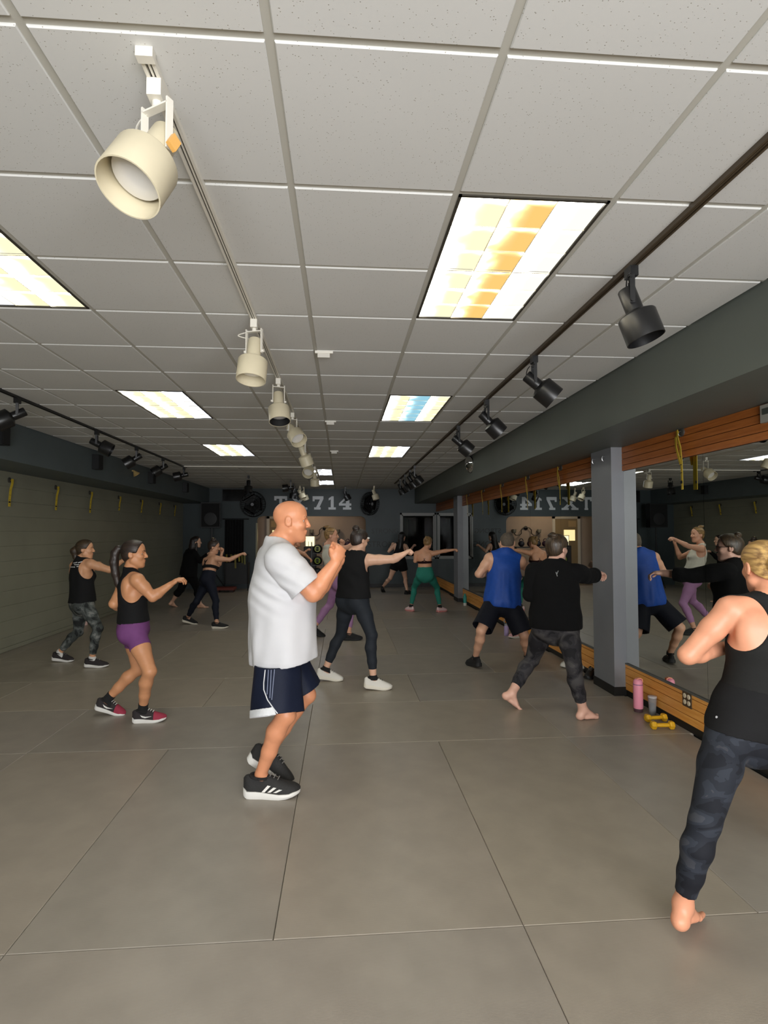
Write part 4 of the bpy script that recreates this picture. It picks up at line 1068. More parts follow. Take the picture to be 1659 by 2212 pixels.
# ------------------------------------------------------------------ skeleton helpers
def reach(par, L, u, v, flag='c'):
    """point on the photo ray (u, v) at distance L from par; flag n(ear) / f(ar) / c(losest)"""
    o = nv(CAMO); d = unit(ray(u, v)); w = o-nv(par)
    b = np.dot(w, d); c = np.dot(w, w)-L*L; D = b*b-c
    if D <= 0: t = -b
    else: t = -b-math.sqrt(D) if flag == 'n' else (-b+math.sqrt(D) if flag == 'f' else -b)
    p = o+d*t
    if flag == 'c' or D <= 0:
        pass
    return p
def fwdv(deg): a = math.radians(deg); return np.array([math.cos(a), math.sin(a), 0.0])
def rightv(deg): a = math.radians(deg); return np.array([math.sin(a), -math.cos(a), 0.0])
UP = np.array([0, 0, 1.0])
def foot_frame(spec, sc, shoe):
    u, v, head, pitch = spec[:4]
    B = nv(onz(u, v, spec[4] if len(spec) > 4 else 0.0)); p = math.radians(pitch); h = fwdv(head)
    f = h*math.cos(p)-UP*math.sin(p); up = h*math.sin(p)+UP*math.cos(p)
    r = np.cross(f, up)
    org = B-f*(.118*sc)                      # point of the sole under the ankle
    return dict(org=org, f=f, up=up, r=r, A=org+up*((.088+(.022 if shoe else 0))*sc), sc=sc)
def knee_ik(Hp, A, Lt, Ls, u, v):
    D = np.linalg.norm(A-Hp); tot = Lt+Ls
    if D > tot*.995: s = D/(tot*.995); Lt *= s; Ls *= s
    o = nv(CAMO); d = unit(ray(u, v)); best = None
    t0 = np.linalg.norm((Hp+A)/2-o)
    for t in np.linspace(t0-.6, t0+.6, 241):
        p = o+d*t; c = (np.linalg.norm(p-Hp)-Lt)**2+(np.linalg.norm(p-A)-Ls)**2
        if best is None or c < best[0]: best = (c, p)
    K = best[1]
    n = (A-Hp)/D; a = (Lt*Lt-Ls*Ls+D*D)/(2*D); c = Hp+n*a; r = math.sqrt(max(0, Lt*Lt-a*a))
    q = K-c; q = q-n*np.dot(q, n)
    if np.linalg.norm(q) > 1e-4: K2 = c+q/np.linalg.norm(q)*r
    else: K2 = c
    return K*.5+K2*.5
def hand_prims(W, d, n, sc, tag, curl, thumb_side=1):
    """W wrist, d pointing from wrist to knuckles, n palm normal (direction the fingers curl towards)"""
    d = unit(d); n = nv(n)-d*np.dot(n, d); n = n/np.linalg.norm(n); s = np.cross(d, n)*thumb_side   # s points to the thumb side
    P = []
    R = np.stack([s, d, n], 1)
    P.append(ELL(W+d*.048*sc, np.array([.040, .050, .019])*sc, R, .012, tag))
    P.append(SEG(W, W+d*.05*sc, (.026*sc, .020*sc), (.034*sc, .019*sc), .012, tag, side=s))
    lens = ((.044, .028, .022), (.048, .031, .024), (.044, .029, .023), (.036, .022, .020))
    for i in range(4):
        off = (.030-.0195*i)*sc
        base = W+d*(.088-.003*abs(i-1.2))*sc+s*off
        p = base; ang = 0.0
        for j, l in enumerate(lens[i]):
            ang += math.radians(curl[j])
            q = p+(d*math.cos(ang)+n*math.sin(ang))*l*sc
            r = (.0098-.0009*j-(.0008 if i == 3 else 0))*sc
            P.append(SEG(p, q, r, r*.93, .004, tag)); p = q
    if curl[0] > 60: P.append(ELL(W+d*.078*sc+n*.022*sc, np.array([.034, .026, .022])*sc, R, .01, tag))
    tb = W+d*.030*sc+s*.030*sc+n*.006*sc
    c = min(1, curl[0]/80)
    t1 = tb+(s*.55*(1-.35*c)+d*.75+n*.35)*.036*sc
    t2 = t1+(d*(.75-.25*c)-s*(.15+.55*c)+n*(.35+.5*c))*.032*sc
    t3 = t2+(d*(.7-.4*c)-s*(.2+.75*c)+n*.25)*.024*sc
    P += [SEG(W+d*.016*sc+s*.016*sc, tb, .016*sc, .014*sc, .008, tag), SEG(tb, t1, .0135*sc, .0115*sc, .006, tag), SEG(t1, t2, .0115*sc, .0105*sc, .004, tag), SEG(t2, t3, .0105*sc, .009*sc, .003, tag)]
    return P
FIST = (72, 95, 60); HALF = (38, 50, 35); OPEN = (14, 18, 12)
def bare_foot(ff, tag, mirror):
    o, f, up, r, s = ff['org'], ff['f'], ff['up'], ff['r'], ff['sc']; A = ff['A']; r = r*mirror    # r now points to the big-toe side
    P = [ELL(o-f*.030*s+up*.032*s, np.array([.031, .038, .033])*s, np.stack([r, f, up], 1), .015, tag),
         SEG(A, o-f*.02*s+up*.04*s, .036*s, .032*s, .02, tag),
         SEG(A+f*.01*s-up*.01*s, o+f*.085*s+up*.030*s, (.034*s, .033*s), (.038*s, .026*s), .022, tag, side=r),
         SEG(o+f*.02*s+up*.022*s-r*.008*s, o+f*.12*s+up*.019*s, (.031*s, .020*s), (.043*s, .018*s), .015, tag, side=r)]
    for i, (dx, l, rr_) in enumerate(((.030, .056, .0135), (.012, .052, .0095), (-.003, .046, .009), (-.018, .038, .0085), (-.031, .028, .008))):
        b = o+f*(.118-.004*i)*s+r*dx*s+up*rr_*1.1*s
        P.append(SEG(b, b+f*l*s-up*.002*s, rr_*s, rr_*.85*s, .005, tag))
    return P
def head_prims(c, fw, up, sc, male, tag='head'):
    fw = unit(fw); up = nv(up)-fw*np.dot(up, fw); up = up/np.linalg.norm(up); r = np.cross(fw, up)
    R = np.stack([r, fw, up], 1)
    def pt(x, y, z): return c+(r*x+fw*y+up*z)*sc
    def E(x, y, z, a, b, d, k=.02): return ELL(pt(x, y, z), np.array([a, b, d])*sc, R, k*sc, tag)
    jaw = 1.08 if male else .96
    P = [E(0, -.012, .036, .076, .096, .084), E(0, .030, -.030, .063, .058, .080, .03), E(0, .018, .050, .066, .066, .056, .03),
         E(0, .052, -.088, .034*jaw, .034, .030, .03), SEG(pt(-.052*jaw, .0, -.060), pt(-.020, .056, -.098), .022*sc, .019*sc, .025*sc, tag),
         SEG(pt(.052*jaw, .0, -.060), pt(.020, .056, -.098), .022*sc, .019*sc, .025*sc, tag),
         E(0, .070, -.106, .020, .018, .016, .015),
         SEG(pt(-.036, .076, .026), pt(.036, .076, .026), .011*sc, .011*sc, .014*sc, tag),
         E(-.038, .060, -.022, .024, .024, .022, .02), E(.038, .060, -.022, .024, .024, .022, .02),
         SEG(pt(0, .085, .020), pt(0, .106, -.024), .0085*sc, .0125*sc, .010*sc, tag),
         E(-.013, .095, -.029, .009, .011, .008, .006), E(.013, .095, -.029, .009, .011, .008, .006),
         E(0, .086, -.056, .024, .012, .0075, .008), E(0, .083, -.069, .021, .012, .008, .008)]
    for s in (-1, 1):
        e = E(s*.039, .089, .006, .017, .019, .0115, .010); e['tag'] = 'sub'; P.append(e)
        P.append(E(s*.0345, .0690, .0130, .0155, .0128, .0062, .003)); P.append(E(s*.0345, .0672, -.0050, .0152, .0120, .0056, .003)); P.append(E(s*.0475, .0600, .0040, .0060, .0095, .0090, .003))
        Re = np.stack([r*math.cos(.35*s)+fw*math.sin(.35*s)*-1, fw*math.cos(.35)+r*0, up], 1)
        P.append(ELL(pt(s*.079, -.016, -.003), np.array([.0085, .020, .032])*sc, R, .006*sc, tag))
        P.append(ELL(pt(s*.072, -.006, -.018), np.array([.010, .012, .016])*sc, R, .006*sc, tag))
        e = ELL(pt(s*.089, -.012, .001), np.array([.0075, .012, .021])*sc, R, .003*sc, 'sub'); P.append(e)
    return P, pt, R
def person(spec):
    """build skeleton + body; returns a record with joints, prims and the root empty"""
    H = spec['H']; s = H/1.68; male = spec.get('male', False); bw = spec.get('bw', 1.0); lw = spec.get('lw', 1.0); aw = spec.get('aw', 1.0)
    J = {}; Y = spec['Y']
    Pp = nv(ony(spec['P'][0], spec['P'][1], Y+spec.get('dP', 0))); N = nv(ony(spec['N'][0], spec['N'][1], Y+spec.get('dN', 0)))
    up = unit(N-Pp); L = np.linalg.norm(N-Pp)
    rp = rightv(spec['face']); rc = rightv(spec.get('chest', spec['face'])); rp = rp-up*np.dot(rp, up); rp /= np.linalg.norm(rp); rc = rc-up*np.dot(rc, up); rc /= np.linalg.norm(rc)
    fp = np.cross(up, rp); fc = np.cross(up, rc)
    hipo = (.088 if male else .088)*s*(.5+.5*bw)
    J['HR'], J['HL'] = Pp+rp*hipo, Pp-rp*hipo
    sw = (.178 if male else .150)*s*spec.get('sw', 1.0)
    Cs = Pp+up*(L*.90)
    J['SR'], J['SL'] = Cs+rc*sw, Cs-rc*sw
    sh = spec.get('sh', {})
    for q in ('R', 'L'):
        if q in sh: J['S'+q] = J['S'+q]+up*sh[q][0]+fc*sh[q][1]+(rc if q == 'R' else -rc)*(sh[q][2] if len(sh[q]) > 2 else 0)
    HC = nv(ony(spec['head'][0], spec['head'][1], Y+spec['head'][2])); hf = fwdv(spec['look'])*math.cos(math.radians(spec.get('nod', 0)))-UP*math.sin(math.radians(spec.get('nod', 0)))
    hs = spec.get('hs', 1.0)*(1.02 if male else .97)*s**.5
    hup = UP*1.0+hf*.02+(np.array(spec['htilt']) if 'htilt' in spec else 0)
    # arms
    Lu, Lf = .172*H, .150*H
    for q in ('R', 'L'):
        a = spec['arm'+q]
        J['E'+q] = reach(J['S'+q], Lu, a['e'][0], a['e'][1], a['e'][2]) if isinstance(a['e'][2], str) else nv(ony(*a['e']))
        J['W'+q] = reach(J['E'+q], Lf, a['w'][0], a['w'][1], a['w'][2]) if isinstance(a['w'][2], str) else nv(ony(*a['w']))
    # legs
    Lt, Ls = .242*H, .235*H
    ft = {}
    for q in ('R', 'L'):
        l = spec['leg'+q]; ft[q] = foot_frame(l['foot'], s*spec.get('fs', 1.0), spec.get('shoes') is not None); J['A'+q] = ft[q]['A']
        J['K'+q] = knee_ik(J['H'+q], J['A'+q], Lt, Ls, *l['k'])
    PR = []
    # torso stations
    if male: st = [(-.10, .120, .100), (.0, .165, .125), (.16, .165, .125), (.40, .160, .120), (.62, .172, .126), (.80, .168, .112), (.93, .105, .078)]
    else: st = [(-.10, .118, .100), (.0, .164, .118), (.16, .156, .112), (.42, .124, .094), (.62, .134, .104), (.80, .134, .094), (.93, .085, .068)]
    tw, td = spec.get('tw', bw), spec.get('td', bw)
    belly = spec.get('belly', 0.0)
    pts = []
    for (q, w, d) in st:
        c = Pp+up*(L*q); mixr = rp*(1-min(1, max(0, q/.8)))+rc*min(1, max(0, q/.8)); mixr /= np.linalg.norm(mixr); mf = np.cross(up, mixr)
        g = math.exp(-((q-.28)/.25)**2)
        c = c+mf*(belly*g*.5); d2 = d*s*td+belly*g*.5
        if q < 0: c = c-mf*.005
        pts.append((c, w*s*(tw if q > .1 else bw), d2, mixr))
    for a, b in zip(pts[:-1], pts[1:]):
        PR.append(SEG(a[0], b[0], (a[1], a[2]), (b[1], b[2]), .03, 'torso', side=(a[3]+b[3])/2))
    for q, sg in (('R', 1), ('L', -1)):
        PR.append(ELL(J['H'+q]-fp*.052*s*bw-up*.01*s, np.array([.078, .078, .088])*s*bw, np.stack([rp, fp, up], 1), .04, 'torso'))
        if not male:
            PR.append(ELL(Pp+up*(L*.64)+fc*(.085*s*td)+rc*sg*.062*s, np.array([.058, .052, .058])*s*(.5+.5*bw), np.stack([rc, fc, up], 1), .035, 'torso'))
        r1 = (.064 if male else .050)*s*aw
        PR.append(SEG(Cs+rc*sg*.05*s-up*.015*s, J['S'+q], r1*1.15, r1, .035, 'shoulder'+q))
        PR.append(SEG(N+up*.045*s-fc*.01*s, J['S'+q]+up*.012*s, (.046 if male else .034)*s, (.040 if male else .030)*s, .045, 'trap'+q))
        # scapula
        PR.append(ELL(Pp+up*(L*.76)-fc*.058*s*td+rc*sg*.085*s, np.array([.062, .036, .085])*s, np.stack([rc, fc, up], 1), .03, 'torso'))
    nb = N-up*.02*s; nt = HC-unit(hf)*.022*hs-unit(hup)*.060*hs
    PR.append(SEG(nb, nt, (.066 if male else .050)*s*spec.get('nw', 1), (.062 if male else .046)*s*spec.get('nw', 1), .03, 'neck'))
    hp, pt, HR = head_prims(HC, hf, hup, hs, male)
    for q in ('R', 'L'):
        S, E, W = J['S'+q], J['E'+q], J['W'+q]
        m_ = (1.18 if male else 1.0)*s*aw
        M1 = S+(E-S)*.42
        PR += [SEG(S, M1, .052*m_, .047*m_, .018, 'arm'+q), SEG(M1, E, .047*m_, .037*m_, .018, 'arm'+q)]
        F1 = E+(W-E)*.28
        PR += [SEG(E, F1, .037*m_, .0395*m_, .014, 'fore'+q), SEG(F1, W, .0395*m_, .0245*m_, .014, 'fore'+q)]
        a = spec['arm'+q]
        d = unit(W-E)
        if 'h' in a:
            hd = unit(nv(ony(a['h'][0], a['h'][1], W[1]+(a['h'][2] if len(a['h']) > 2 else 0)))-W); 
        else: hd = d
        n = nv(a.get('palm', (0, 0, -1)))
        PR += hand_prims(W, hd, n, s*(1.08 if male else .98), 'hand'+q, a.get('curl', FIST), a.get('ts', 1 if q == 'R' else -1))
    for q, sg in (('R', 1), ('L', -1)):
        Hh, K, A = J['H'+q], J['K'+q], J['A'+q]
        m_ = s*lw
        M1 = Hh+(K-Hh)*.45
        PR += [SEG(Hh, M1, .087*m_, .076*m_, .03, 'thigh'+q), SEG(M1, K, .076*m_, .053*m_, .025, 'thigh'+q)]
        kd = unit(A-K)
        bk = -(fp-kd*np.dot(fp, kd)); ff_ = ft[q]['f']; bk2 = -(ff_-kd*np.dot(ff_, kd)); bk = bk2/max(1e-6, np.linalg.norm(bk2))
        C1 = K+(A-K)*.30+bk*.014*s; C2 = K+(A-K)*.62+bk*.006*s
        PR += [SEG(K, C1, .050*m_, .053*m_, .02, 'shin'+q), SEG(C1, C2, .053*m_, .043*m_, .02, 'shin'+q), SEG(C2, A, .043*m_, .032*m_, .02, 'shin'+q)]
        PR.append(ELL(K-bk*.022*s, np.array([.03, .03, .034])*m_, None, .02, 'shin'+q))
        if spec.get('shoes') is None: PR += bare_foot(ft[q], 'foot'+q, -1 if q == 'R' else 1)
        else: PR.append(SEG(A, ft[q]['org']+ft[q]['f']*.06*s+ft[q]['up']*.045*s, .030*s, .026*s, .02, 'foot'+q))
    allp = PR+hp
    base = np.array([Pp[0], Pp[1], 0.0])
    root = thing('person', spec['label'], 'person', tuple(base))
    V, Q = field_mesh([(allp, 0, [])], spec['h'])
    body = np_object('body', V, Q, spec['skin'], root)
    if spec.get('dbg'):
        print(spec['label'][:30], 'torso %.2f upper R %.2f L %.2f fore R %.2f L %.2f thigh %.2f %.2f shin %.2f %.2f verts %d' % (L, np.linalg.norm(J['SR']-J['ER']), np.linalg.norm(J['SL']-J['EL']), np.linalg.norm(J['WR']-J['ER']), np.linalg.norm(J['WL']-J['EL']),
          np.linalg.norm(J['HR']-J['KR']), np.linalg.norm(J['HL']-J['KL']), np.linalg.norm(J['AR']-J['KR']), np.linalg.norm(J['AL']-J['KL']), len(V)), 'headtop %.2f' % (HC[2]+.12*hs), 'neck', np.round(np.linalg.norm(HC-N), 3))
    r = dict(J=J, PR=PR, hp=hp, pt=pt, HR=HR, root=root, s=s, hs=hs, L=L, up=up, P=Pp, N=N, rp=rp, rc=rc, fp=fp, fc=fc, HC=HC, hf=unit(hf), hup=unit(hup), ft=ft, spec=spec, body=body, male=male)
    eyes(r)
    return r
def pick(r, *tags): return [p for p in r['PR'] if any(p['tag'].startswith(t) for t in tags)]
def eyes(r):
    pt, HR, hs = r['pt'], r['HR'], r['hs']
    for sg in (-1, 1):
        c = pt(sg*.0335, .0655, .0045)
        e = MB().ball(tuple(c), .0114*hs, 14, 10).build('eye', mat('eye_white', (226, 220, 212), .25), r['root'], True)
        f = unit(r['hf'])
        MB().lathe([(0, .0058*hs), (.0012*hs, .0052*hs), (.0018*hs, 0)], tuple(c+f*.0106*hs), tuple(f), 14).build('iris', mat('eye_iris_brown', (48, 32, 22), .2), e, True)
    for sg in (-1, 1):
        a = [pt(sg*.014, .0925, .0260), pt(sg*.024, .0915, .0300), pt(sg*.036, .0870, .0315), pt(sg*.050, .0740, .0265)]
        MB().tube(a, .0032*hs, 6).build('eyebrow', r['spec'].get('hairmat') or mat('brow_brown', (90, 66, 46), .8), r['root'], True)
    lipm = mat('lip_%s' % r['spec']['skin'].name, r['spec'].get('lip', (176, 106, 92)), .45)
    for z, w, y in ((-.0575, .021, .0950), (-.0675, .018, .0920)):
        a = [pt(-w, y-.012, z-.001), pt(-w*.5, y-.0015, z+.0008), pt(0, y, z), pt(w*.5, y-.0015, z+.0008), pt(w, y-.012, z-.001)]
        MB().tube(a, .0042*hs, 8).build('lip', lipm, r['root'], True)
def cloth(r, name, m, tags, inf, cuts, h=None, extra=None, post=None, smooth_it=2):
    V, Q = field_mesh([(pick(r, *tags)+(extra or []), inf, cuts)], h or r['spec']['h'], post)
    return np_object(name, V, Q, m, r['root'], smooth_it)
def cloth2(r, name, m, groups, h=None, post=None, smooth_it=2):
    V, Q = field_mesh([(pick(r, *t)+e, i, c) for (t, i, c, e) in groups], h or r['spec']['h'], post)
    return np_object(name, V, Q, m, r['root'], smooth_it)
# --- garments
def leggings(r, m, inf=.004, waist=.20, ankle=.80, name='leggings'):
    s, up, Pp, L = r['s'], r['up'], r['P'], r['L']; J = r['J']
    gs = []
    for q, o in (('R', 'L'), ('L', 'R')):
        a = J['K'+q]+(J['A'+q]-J['K'+q])*ankle
        gs.append((('thigh'+q, 'shin'+q, 'torso'), inf, [('plane', Pp+up*(L*waist), up), ('fn', hemfn(J['K'+q]+(J['A'+q]-J['K'+q])*.1, a, J['A'+q]-J['K'+q]))], []))
    return cloth2(r, name, m, gs)
def hemfn(K, a, d, R=.22):
    """cut below point a along d, but only near the limb (so that other parts stay)"""
    d = unit(d); a = nv(a)
    def fn(X, Y, Z):
        return (X-f32(a[0]))*f32(d[0])+(Y-f32(a[1]))*f32(d[1])+(Z-f32(a[2]))*f32(d[2])
    return fn
def shorts(r, m, inf=.006, waist=.20, frac=.55, name='shorts', loose=0.0, loose_end=0.0, hollow=None, post=None, h=None, off=(0, 0, 0)):
    up, Pp, L, J, s = r['up'], r['P'], r['L'], r['J'], r['s']
    gs = []; off = nv(off)
    for q in ('R', 'L'):
        fr = frac[q] if isinstance(frac, dict) else frac
        a = J['H'+q]+(J['K'+q]-J['H'+q])*fr
        ex = []
        if loose: ex = [SEG(J['H'+q]-up*.02+off*.6, J['H'+q]+(J['K'+q]-J['H'+q])*(fr+.25)+off, (.088*s+loose), (.070*s+loose_end), .03, 'x')]
        cuts = [('plane', Pp+up*(L*waist), up), ('fn', hemfn(None, a, J['K'+q]-J['H'+q]))]
        if hollow: cuts.append(('hollow', hollow))
        gs.append((('thigh'+q, 'torso', 'shin'+q), inf, cuts, ex))
    return cloth2(r, name, m, gs, post=post, h=h)
def tank(r, m, inf=.006, hem=.12, arm_r=.105, arm_in=.00, arm_back=.03, neck_r=.075, loose=0.0, name='tank_top', hollow=None, post=None, hem_n=None, crop=None, arm_dz=-.03, h=None, neck_f=.02, arm_v=1.25):
    up, Pp, L, J, s, N, rc, fc = r['up'], r['P'], r['L'], r['J'], r['s'], r['N'], r['rc'], r['fc']
    cuts = [('plane', Pp+up*(L*hem), -(nv(hem_n) if hem_n is not None else up))]
    cuts.append(('sub', ELL(N+up*.055*s+fc*neck_f*s, (neck_r*s, neck_r*1.1*s, .085*s), np.stack([rc, fc, up], 1), .01)))
    for q, sg in (('R', 1), ('L', -1)):
        c = J['S'+q]-fc*arm_back*s+rc*sg*arm_in*s+up*arm_dz*s
        cuts.append(('sub', ELL(c, (arm_r*s*.82, arm_r*s, arm_r*arm_v*s), np.stack([rc, fc, up], 1), .012)))
    for q, sg in (('R', 1), ('L', -1)):
        cuts.append(('sub', SEG(J['S'+q]+(J['E'+q]-J['S'+q])*.16, J['S'+q]+(J['E'+q]-J['S'+q])*.7, .072*s*r['spec'].get('aw', 1), .07*s*r['spec'].get('aw', 1), .01)))
    ex = []
    if loose:
        ex = [SEG(Pp+up*(L*.05), Pp+up*(L*.70), (.150*s*r['spec'].get('tw', 1)+loose, .115*s*r['spec'].get('td', 1)+loose), (.140*s*r['spec'].get('tw', 1)+loose*.5, .105*s*r['spec'].get('td', 1)+loose*.4), .03, 'x', side=r['rc'])]
    if hollow: cuts.append(('hollow', hollow))
    return cloth(r, name, m, ('torso', 'shoulder', 'trap'), inf, cuts, extra=ex, post=post, h=h)
def hair_cap(r, m, thick=.009, front=.062, low=-.055, h=None, extra=(), back=True, name='hair', face_tilt=.55):
    """hair following the skull: skull inflated, cut away in front of a slanted plane and below the nape"""
    pt, hs = r['pt'], r['hs']
    hp = [p for p in r['hp'][:3] if p['tag'] != 'sub']
    hp = [hp[0], hp[2]]
    R = r['HR']; fw, up = R[:, 1], R[:, 2]
    n1 = unit(fw*1.0-up*face_tilt)
    cuts = [('plane', pt(0, front, .055), n1), ('plane', pt(0, -.04, low+.016), unit(fw*.63-up*.78))]
    for sg in (-1, 1): cuts.append(('sub', ELL(pt(sg*.085, .012, -.022), np.array([.03, .034, .036])*hs, R, .008)))
    V, Q = field_mesh([(hp+[ELL(pt(0, -.034, -.012), np.array([.064, .062, .062])*hs, R, .02*hs, 'x')], thick*hs, cuts)]+[(list(extra), 0, [])] if extra else
                      [(hp+[ELL(pt(0, -.034, -.012), np.array([.064, .062, .062])*hs, R, .02*hs, 'x')], thick*hs, cuts)], h or min(.006, r['spec']['h']))
    return np_object(name, V, Q, m, r['root'], 2)
# --- shoes
def shoe(r, q, upper, sole, toe=None, sock=None, tall=.0, name='shoe', wedge=1.0):
    ff = r['ft'][q]; s = ff['sc']; o, f, up, rt = ff['org'], ff['f'], ff['up'], ff['r']
    def P(x, y, z): return tuple(nv(o+(rt*x+f*y+up*z)*s))
    sgn = 1 if q == 'R' else -1         # +x is the outer side for the right foot
    ys = [-.045-.0425*math.sin(math.radians(t)) for t in (90, 78, 62, 45, 25, 0)]+[-.02, .015, .055, .10, .135]+[.15+.052*math.sin(math.radians(t)) for t in (0, 22, 42, 60, 76, 90)]
    def _w(y):
        if y < -.045: return max(.003, .0355*math.sqrt(max(0, 1-((y+.045)/.0425)**2)))
        if y > .15: return max(.003, .0445*math.sqrt(max(0, 1-((y-.15)/.052)**2)))
        return float(np.interp(y, [-.045, -.02, .015, .055, .10, .135, .15], [.0355, .036, .035, .039, .045, .046, .0445]))
    wi = [_w(y) for y in ys]
    cx = [float(np.interp(y, [-.02, .055, .10, .15, .202], [0, .005, .004, -.002, -.010])) for y in ys]
    ht = [float(np.interp(y, [-.0875, -.078, -.06, -.03, .012, .055, .10, .14, .17, .19, .202], [.092, .106, .111, .102, .110, .106, .088, .073, .063, .054, .044])) for y in ys]
    nsec = 15
    mb = MB(); rings = []
    for y, w, c, hh in zip(ys, wi, cx, ht):
        ring = []
        for k in range(nsec):
            a = math.pi*k/(nsec-1)
            cc, ss = math.cos(a), math.sin(a)
            x = w*math.copysign(abs(cc)**.75, cc)*(1-.28*ss**2 if hh > .07 else 1-.05*ss)
            ring.append(P(c*sgn+x, y, .018+(hh+tall*(1 if y < .03 else 0)-.018)*(ss**.8 if ss > 0 else 0)))
        rings.append(ring)
    vs = [p for ring in rings for p in ring]; fs = []
    for i in range(len(rings)-1):
        for k in range(nsec-1):
            a = i*nsec+k; fs.append((a, a+1, a+nsec+1, a+nsec))
    fs.append(tuple(range(nsec))); fs.append(tuple((len(rings)-1)*nsec+k for k in range(nsec))[::-1])
    up_o = mb.add(vs, fs).build(name, upper, r['root'], True)
    # sole: thicker at the heel, toe spring
    sb = MB(); lev = []
    for y, w, c in zip(ys, wi, cx):
        wz = w+.005
        top = .037-.010*min(1, max(0, (y+.02)/.12))+(.006 if y > .16 else 0)+(.010 if y < -.07 else 0); bot = .0+max(0, (y-.12))**1.3*.55
        if y < -.055: bot = .012*min(1, (-.055-y)/.03)**2; wz += .002
        lev.append([P(c*sgn-wz*.92, y, bot), P(c*sgn-wz*1.06, y, (top+bot)/2), P(c*sgn-wz, y, top), P(c*sgn+wz, y, top), P(c*sgn+wz*1.06, y, (top+bot)/2), P(c*sgn+wz*.92, y, bot)])
    vs = [p for l in lev for p in l]; fs = []
    for i in range(len(lev)-1):
        for k in range(6):
            j = (k+1) % 6; fs.append((i*6+k, (i+1)*6+k, (i+1)*6+j, i*6+j))
    fs.append(tuple(range(6))); fs.append(tuple((len(lev)-1)*6+k for k in range(6))[::-1])
    sb.add(vs, fs).build('sole', sole, up_o, True)
    if toe is not None:
        tb = MB(); vs = []; fs = []
        for y, w, c, hh in list(zip(ys, wi, cx, ht))[9:]:
            for k in range(nsec):
                a = math.pi*k/(nsec-1); cc, ss = math.cos(a), math.sin(a); w2 = w+.0015
                vs.append(P(c*sgn+w2*math.copysign(abs(cc)**.75, cc)*(1-.05*ss), y+.001, .018+(hh+.002-.018)*(ss**.8 if ss > 0 else 0)))
        for i in range(7):
            for k in range(nsec-1): a = i*nsec+k; fs.append((a, a+1, a+nsec+1, a+nsec))
        tb.add(vs, fs).build('toe_cap', toe, up_o, True)
    # laces
    lb = MB()
    for y, z, w in ((.050, .112, .018), (.070, .105, .02), (.090, .096, .02)):
        lb.tube([P(-w, y, z-.006), P(0, y+.006, z+.003), P(w, y, z-.006)], .0028*s, 6)
    lb.build('laces', sole if toe is not None else mat('laces_grey', (120, 118, 114), .8), up_o, True)
    # collar opening
    MB().tube([P(.037*math.cos(a), -.006+.046*math.sin(a), .100-.006*math.sin(a)+tall) for a in [6.2832*i/20 for i in range(21)]], .0075*s, 8).build('collar', mat('shoe_lining', (26, 24, 24), .9), up_o, True)
    if sock is not None:
        A, K = r['J']['A'+q], r['J']['K'+q]; d = K-A
        cuts = [('plane', A+d*sock[1], d), ('plane', A-d*.06, -d)]
        V, Q = field_mesh([(pick(r, 'shin'+q, 'foot'+q), .0045, cuts)], min(.006, r['spec']['h']))
        if len(V): np_object('sock', V, Q, sock[0], up_o)
    return up_o
def cast(objs, u, v):
    """hit of the photo ray on the given meshes, with normal"""
    best = None
    d = ray(u, v).normalized()
    for o in objs:
        key = o.name
        if key not in _BVH:
            me = o.data; n = len(me.vertices); co = np.empty(n*3, f32); me.vertices.foreach_get('co', co)
            co = co.reshape(-1, 3)+np.array(wloc(o), f32); 
            _BVH[key] = BVHTree.FromPolygons([tuple(map(float, p)) for p in co], [tuple(p.vertices) for p in me.polygons])
        h = _BVH[key].ray_cast(CAMO, d)
        if h[0] is not None and (best is None or h[3] < best[2]): best = (h[0], h[1], h[3])
    return best
_BVH = {}
def surf_stroke(name, objs, px, rad, m, parent, n=None, flat=True):
    """thin raised line lying on a garment, through photo pixels"""
    pts = []
    for (u0, v0), (u1, v1) in zip(px[:-1], px[1:]):
        k = max(2, int(math.hypot(u1-u0, v1-v0)/2.5))
        for i in range(k): 
            t = i/k; h = cast(objs, u0+(u1-u0)*t, v0+(v1-v0)*t)
            if h: pts.append(h[0]+h[1]*(rad*.3))
    h = cast(objs, *px[-1])
    if h: pts.append(h[0]+h[1]*(rad*.3))
    if len(pts) < 2: return None
    return MB().tube(pts, rad, 6).build(name, m, parent, True)
def surf_patch(name, objs, poly, m, parent, off=.0015):
    pts = []
    for u, v in poly:
        h = cast(objs, u, v)
        if h: pts.append(h[0]+h[1]*off)
    if len(pts) < 3: return None
    c = Vector((0, 0, 0))
    for p in pts: c += p
    c /= len(pts); n = len(pts)
    return MB().add(pts+[c], [(i, (i+1) % n, n) for i in range(n)]).build(name, m, parent)

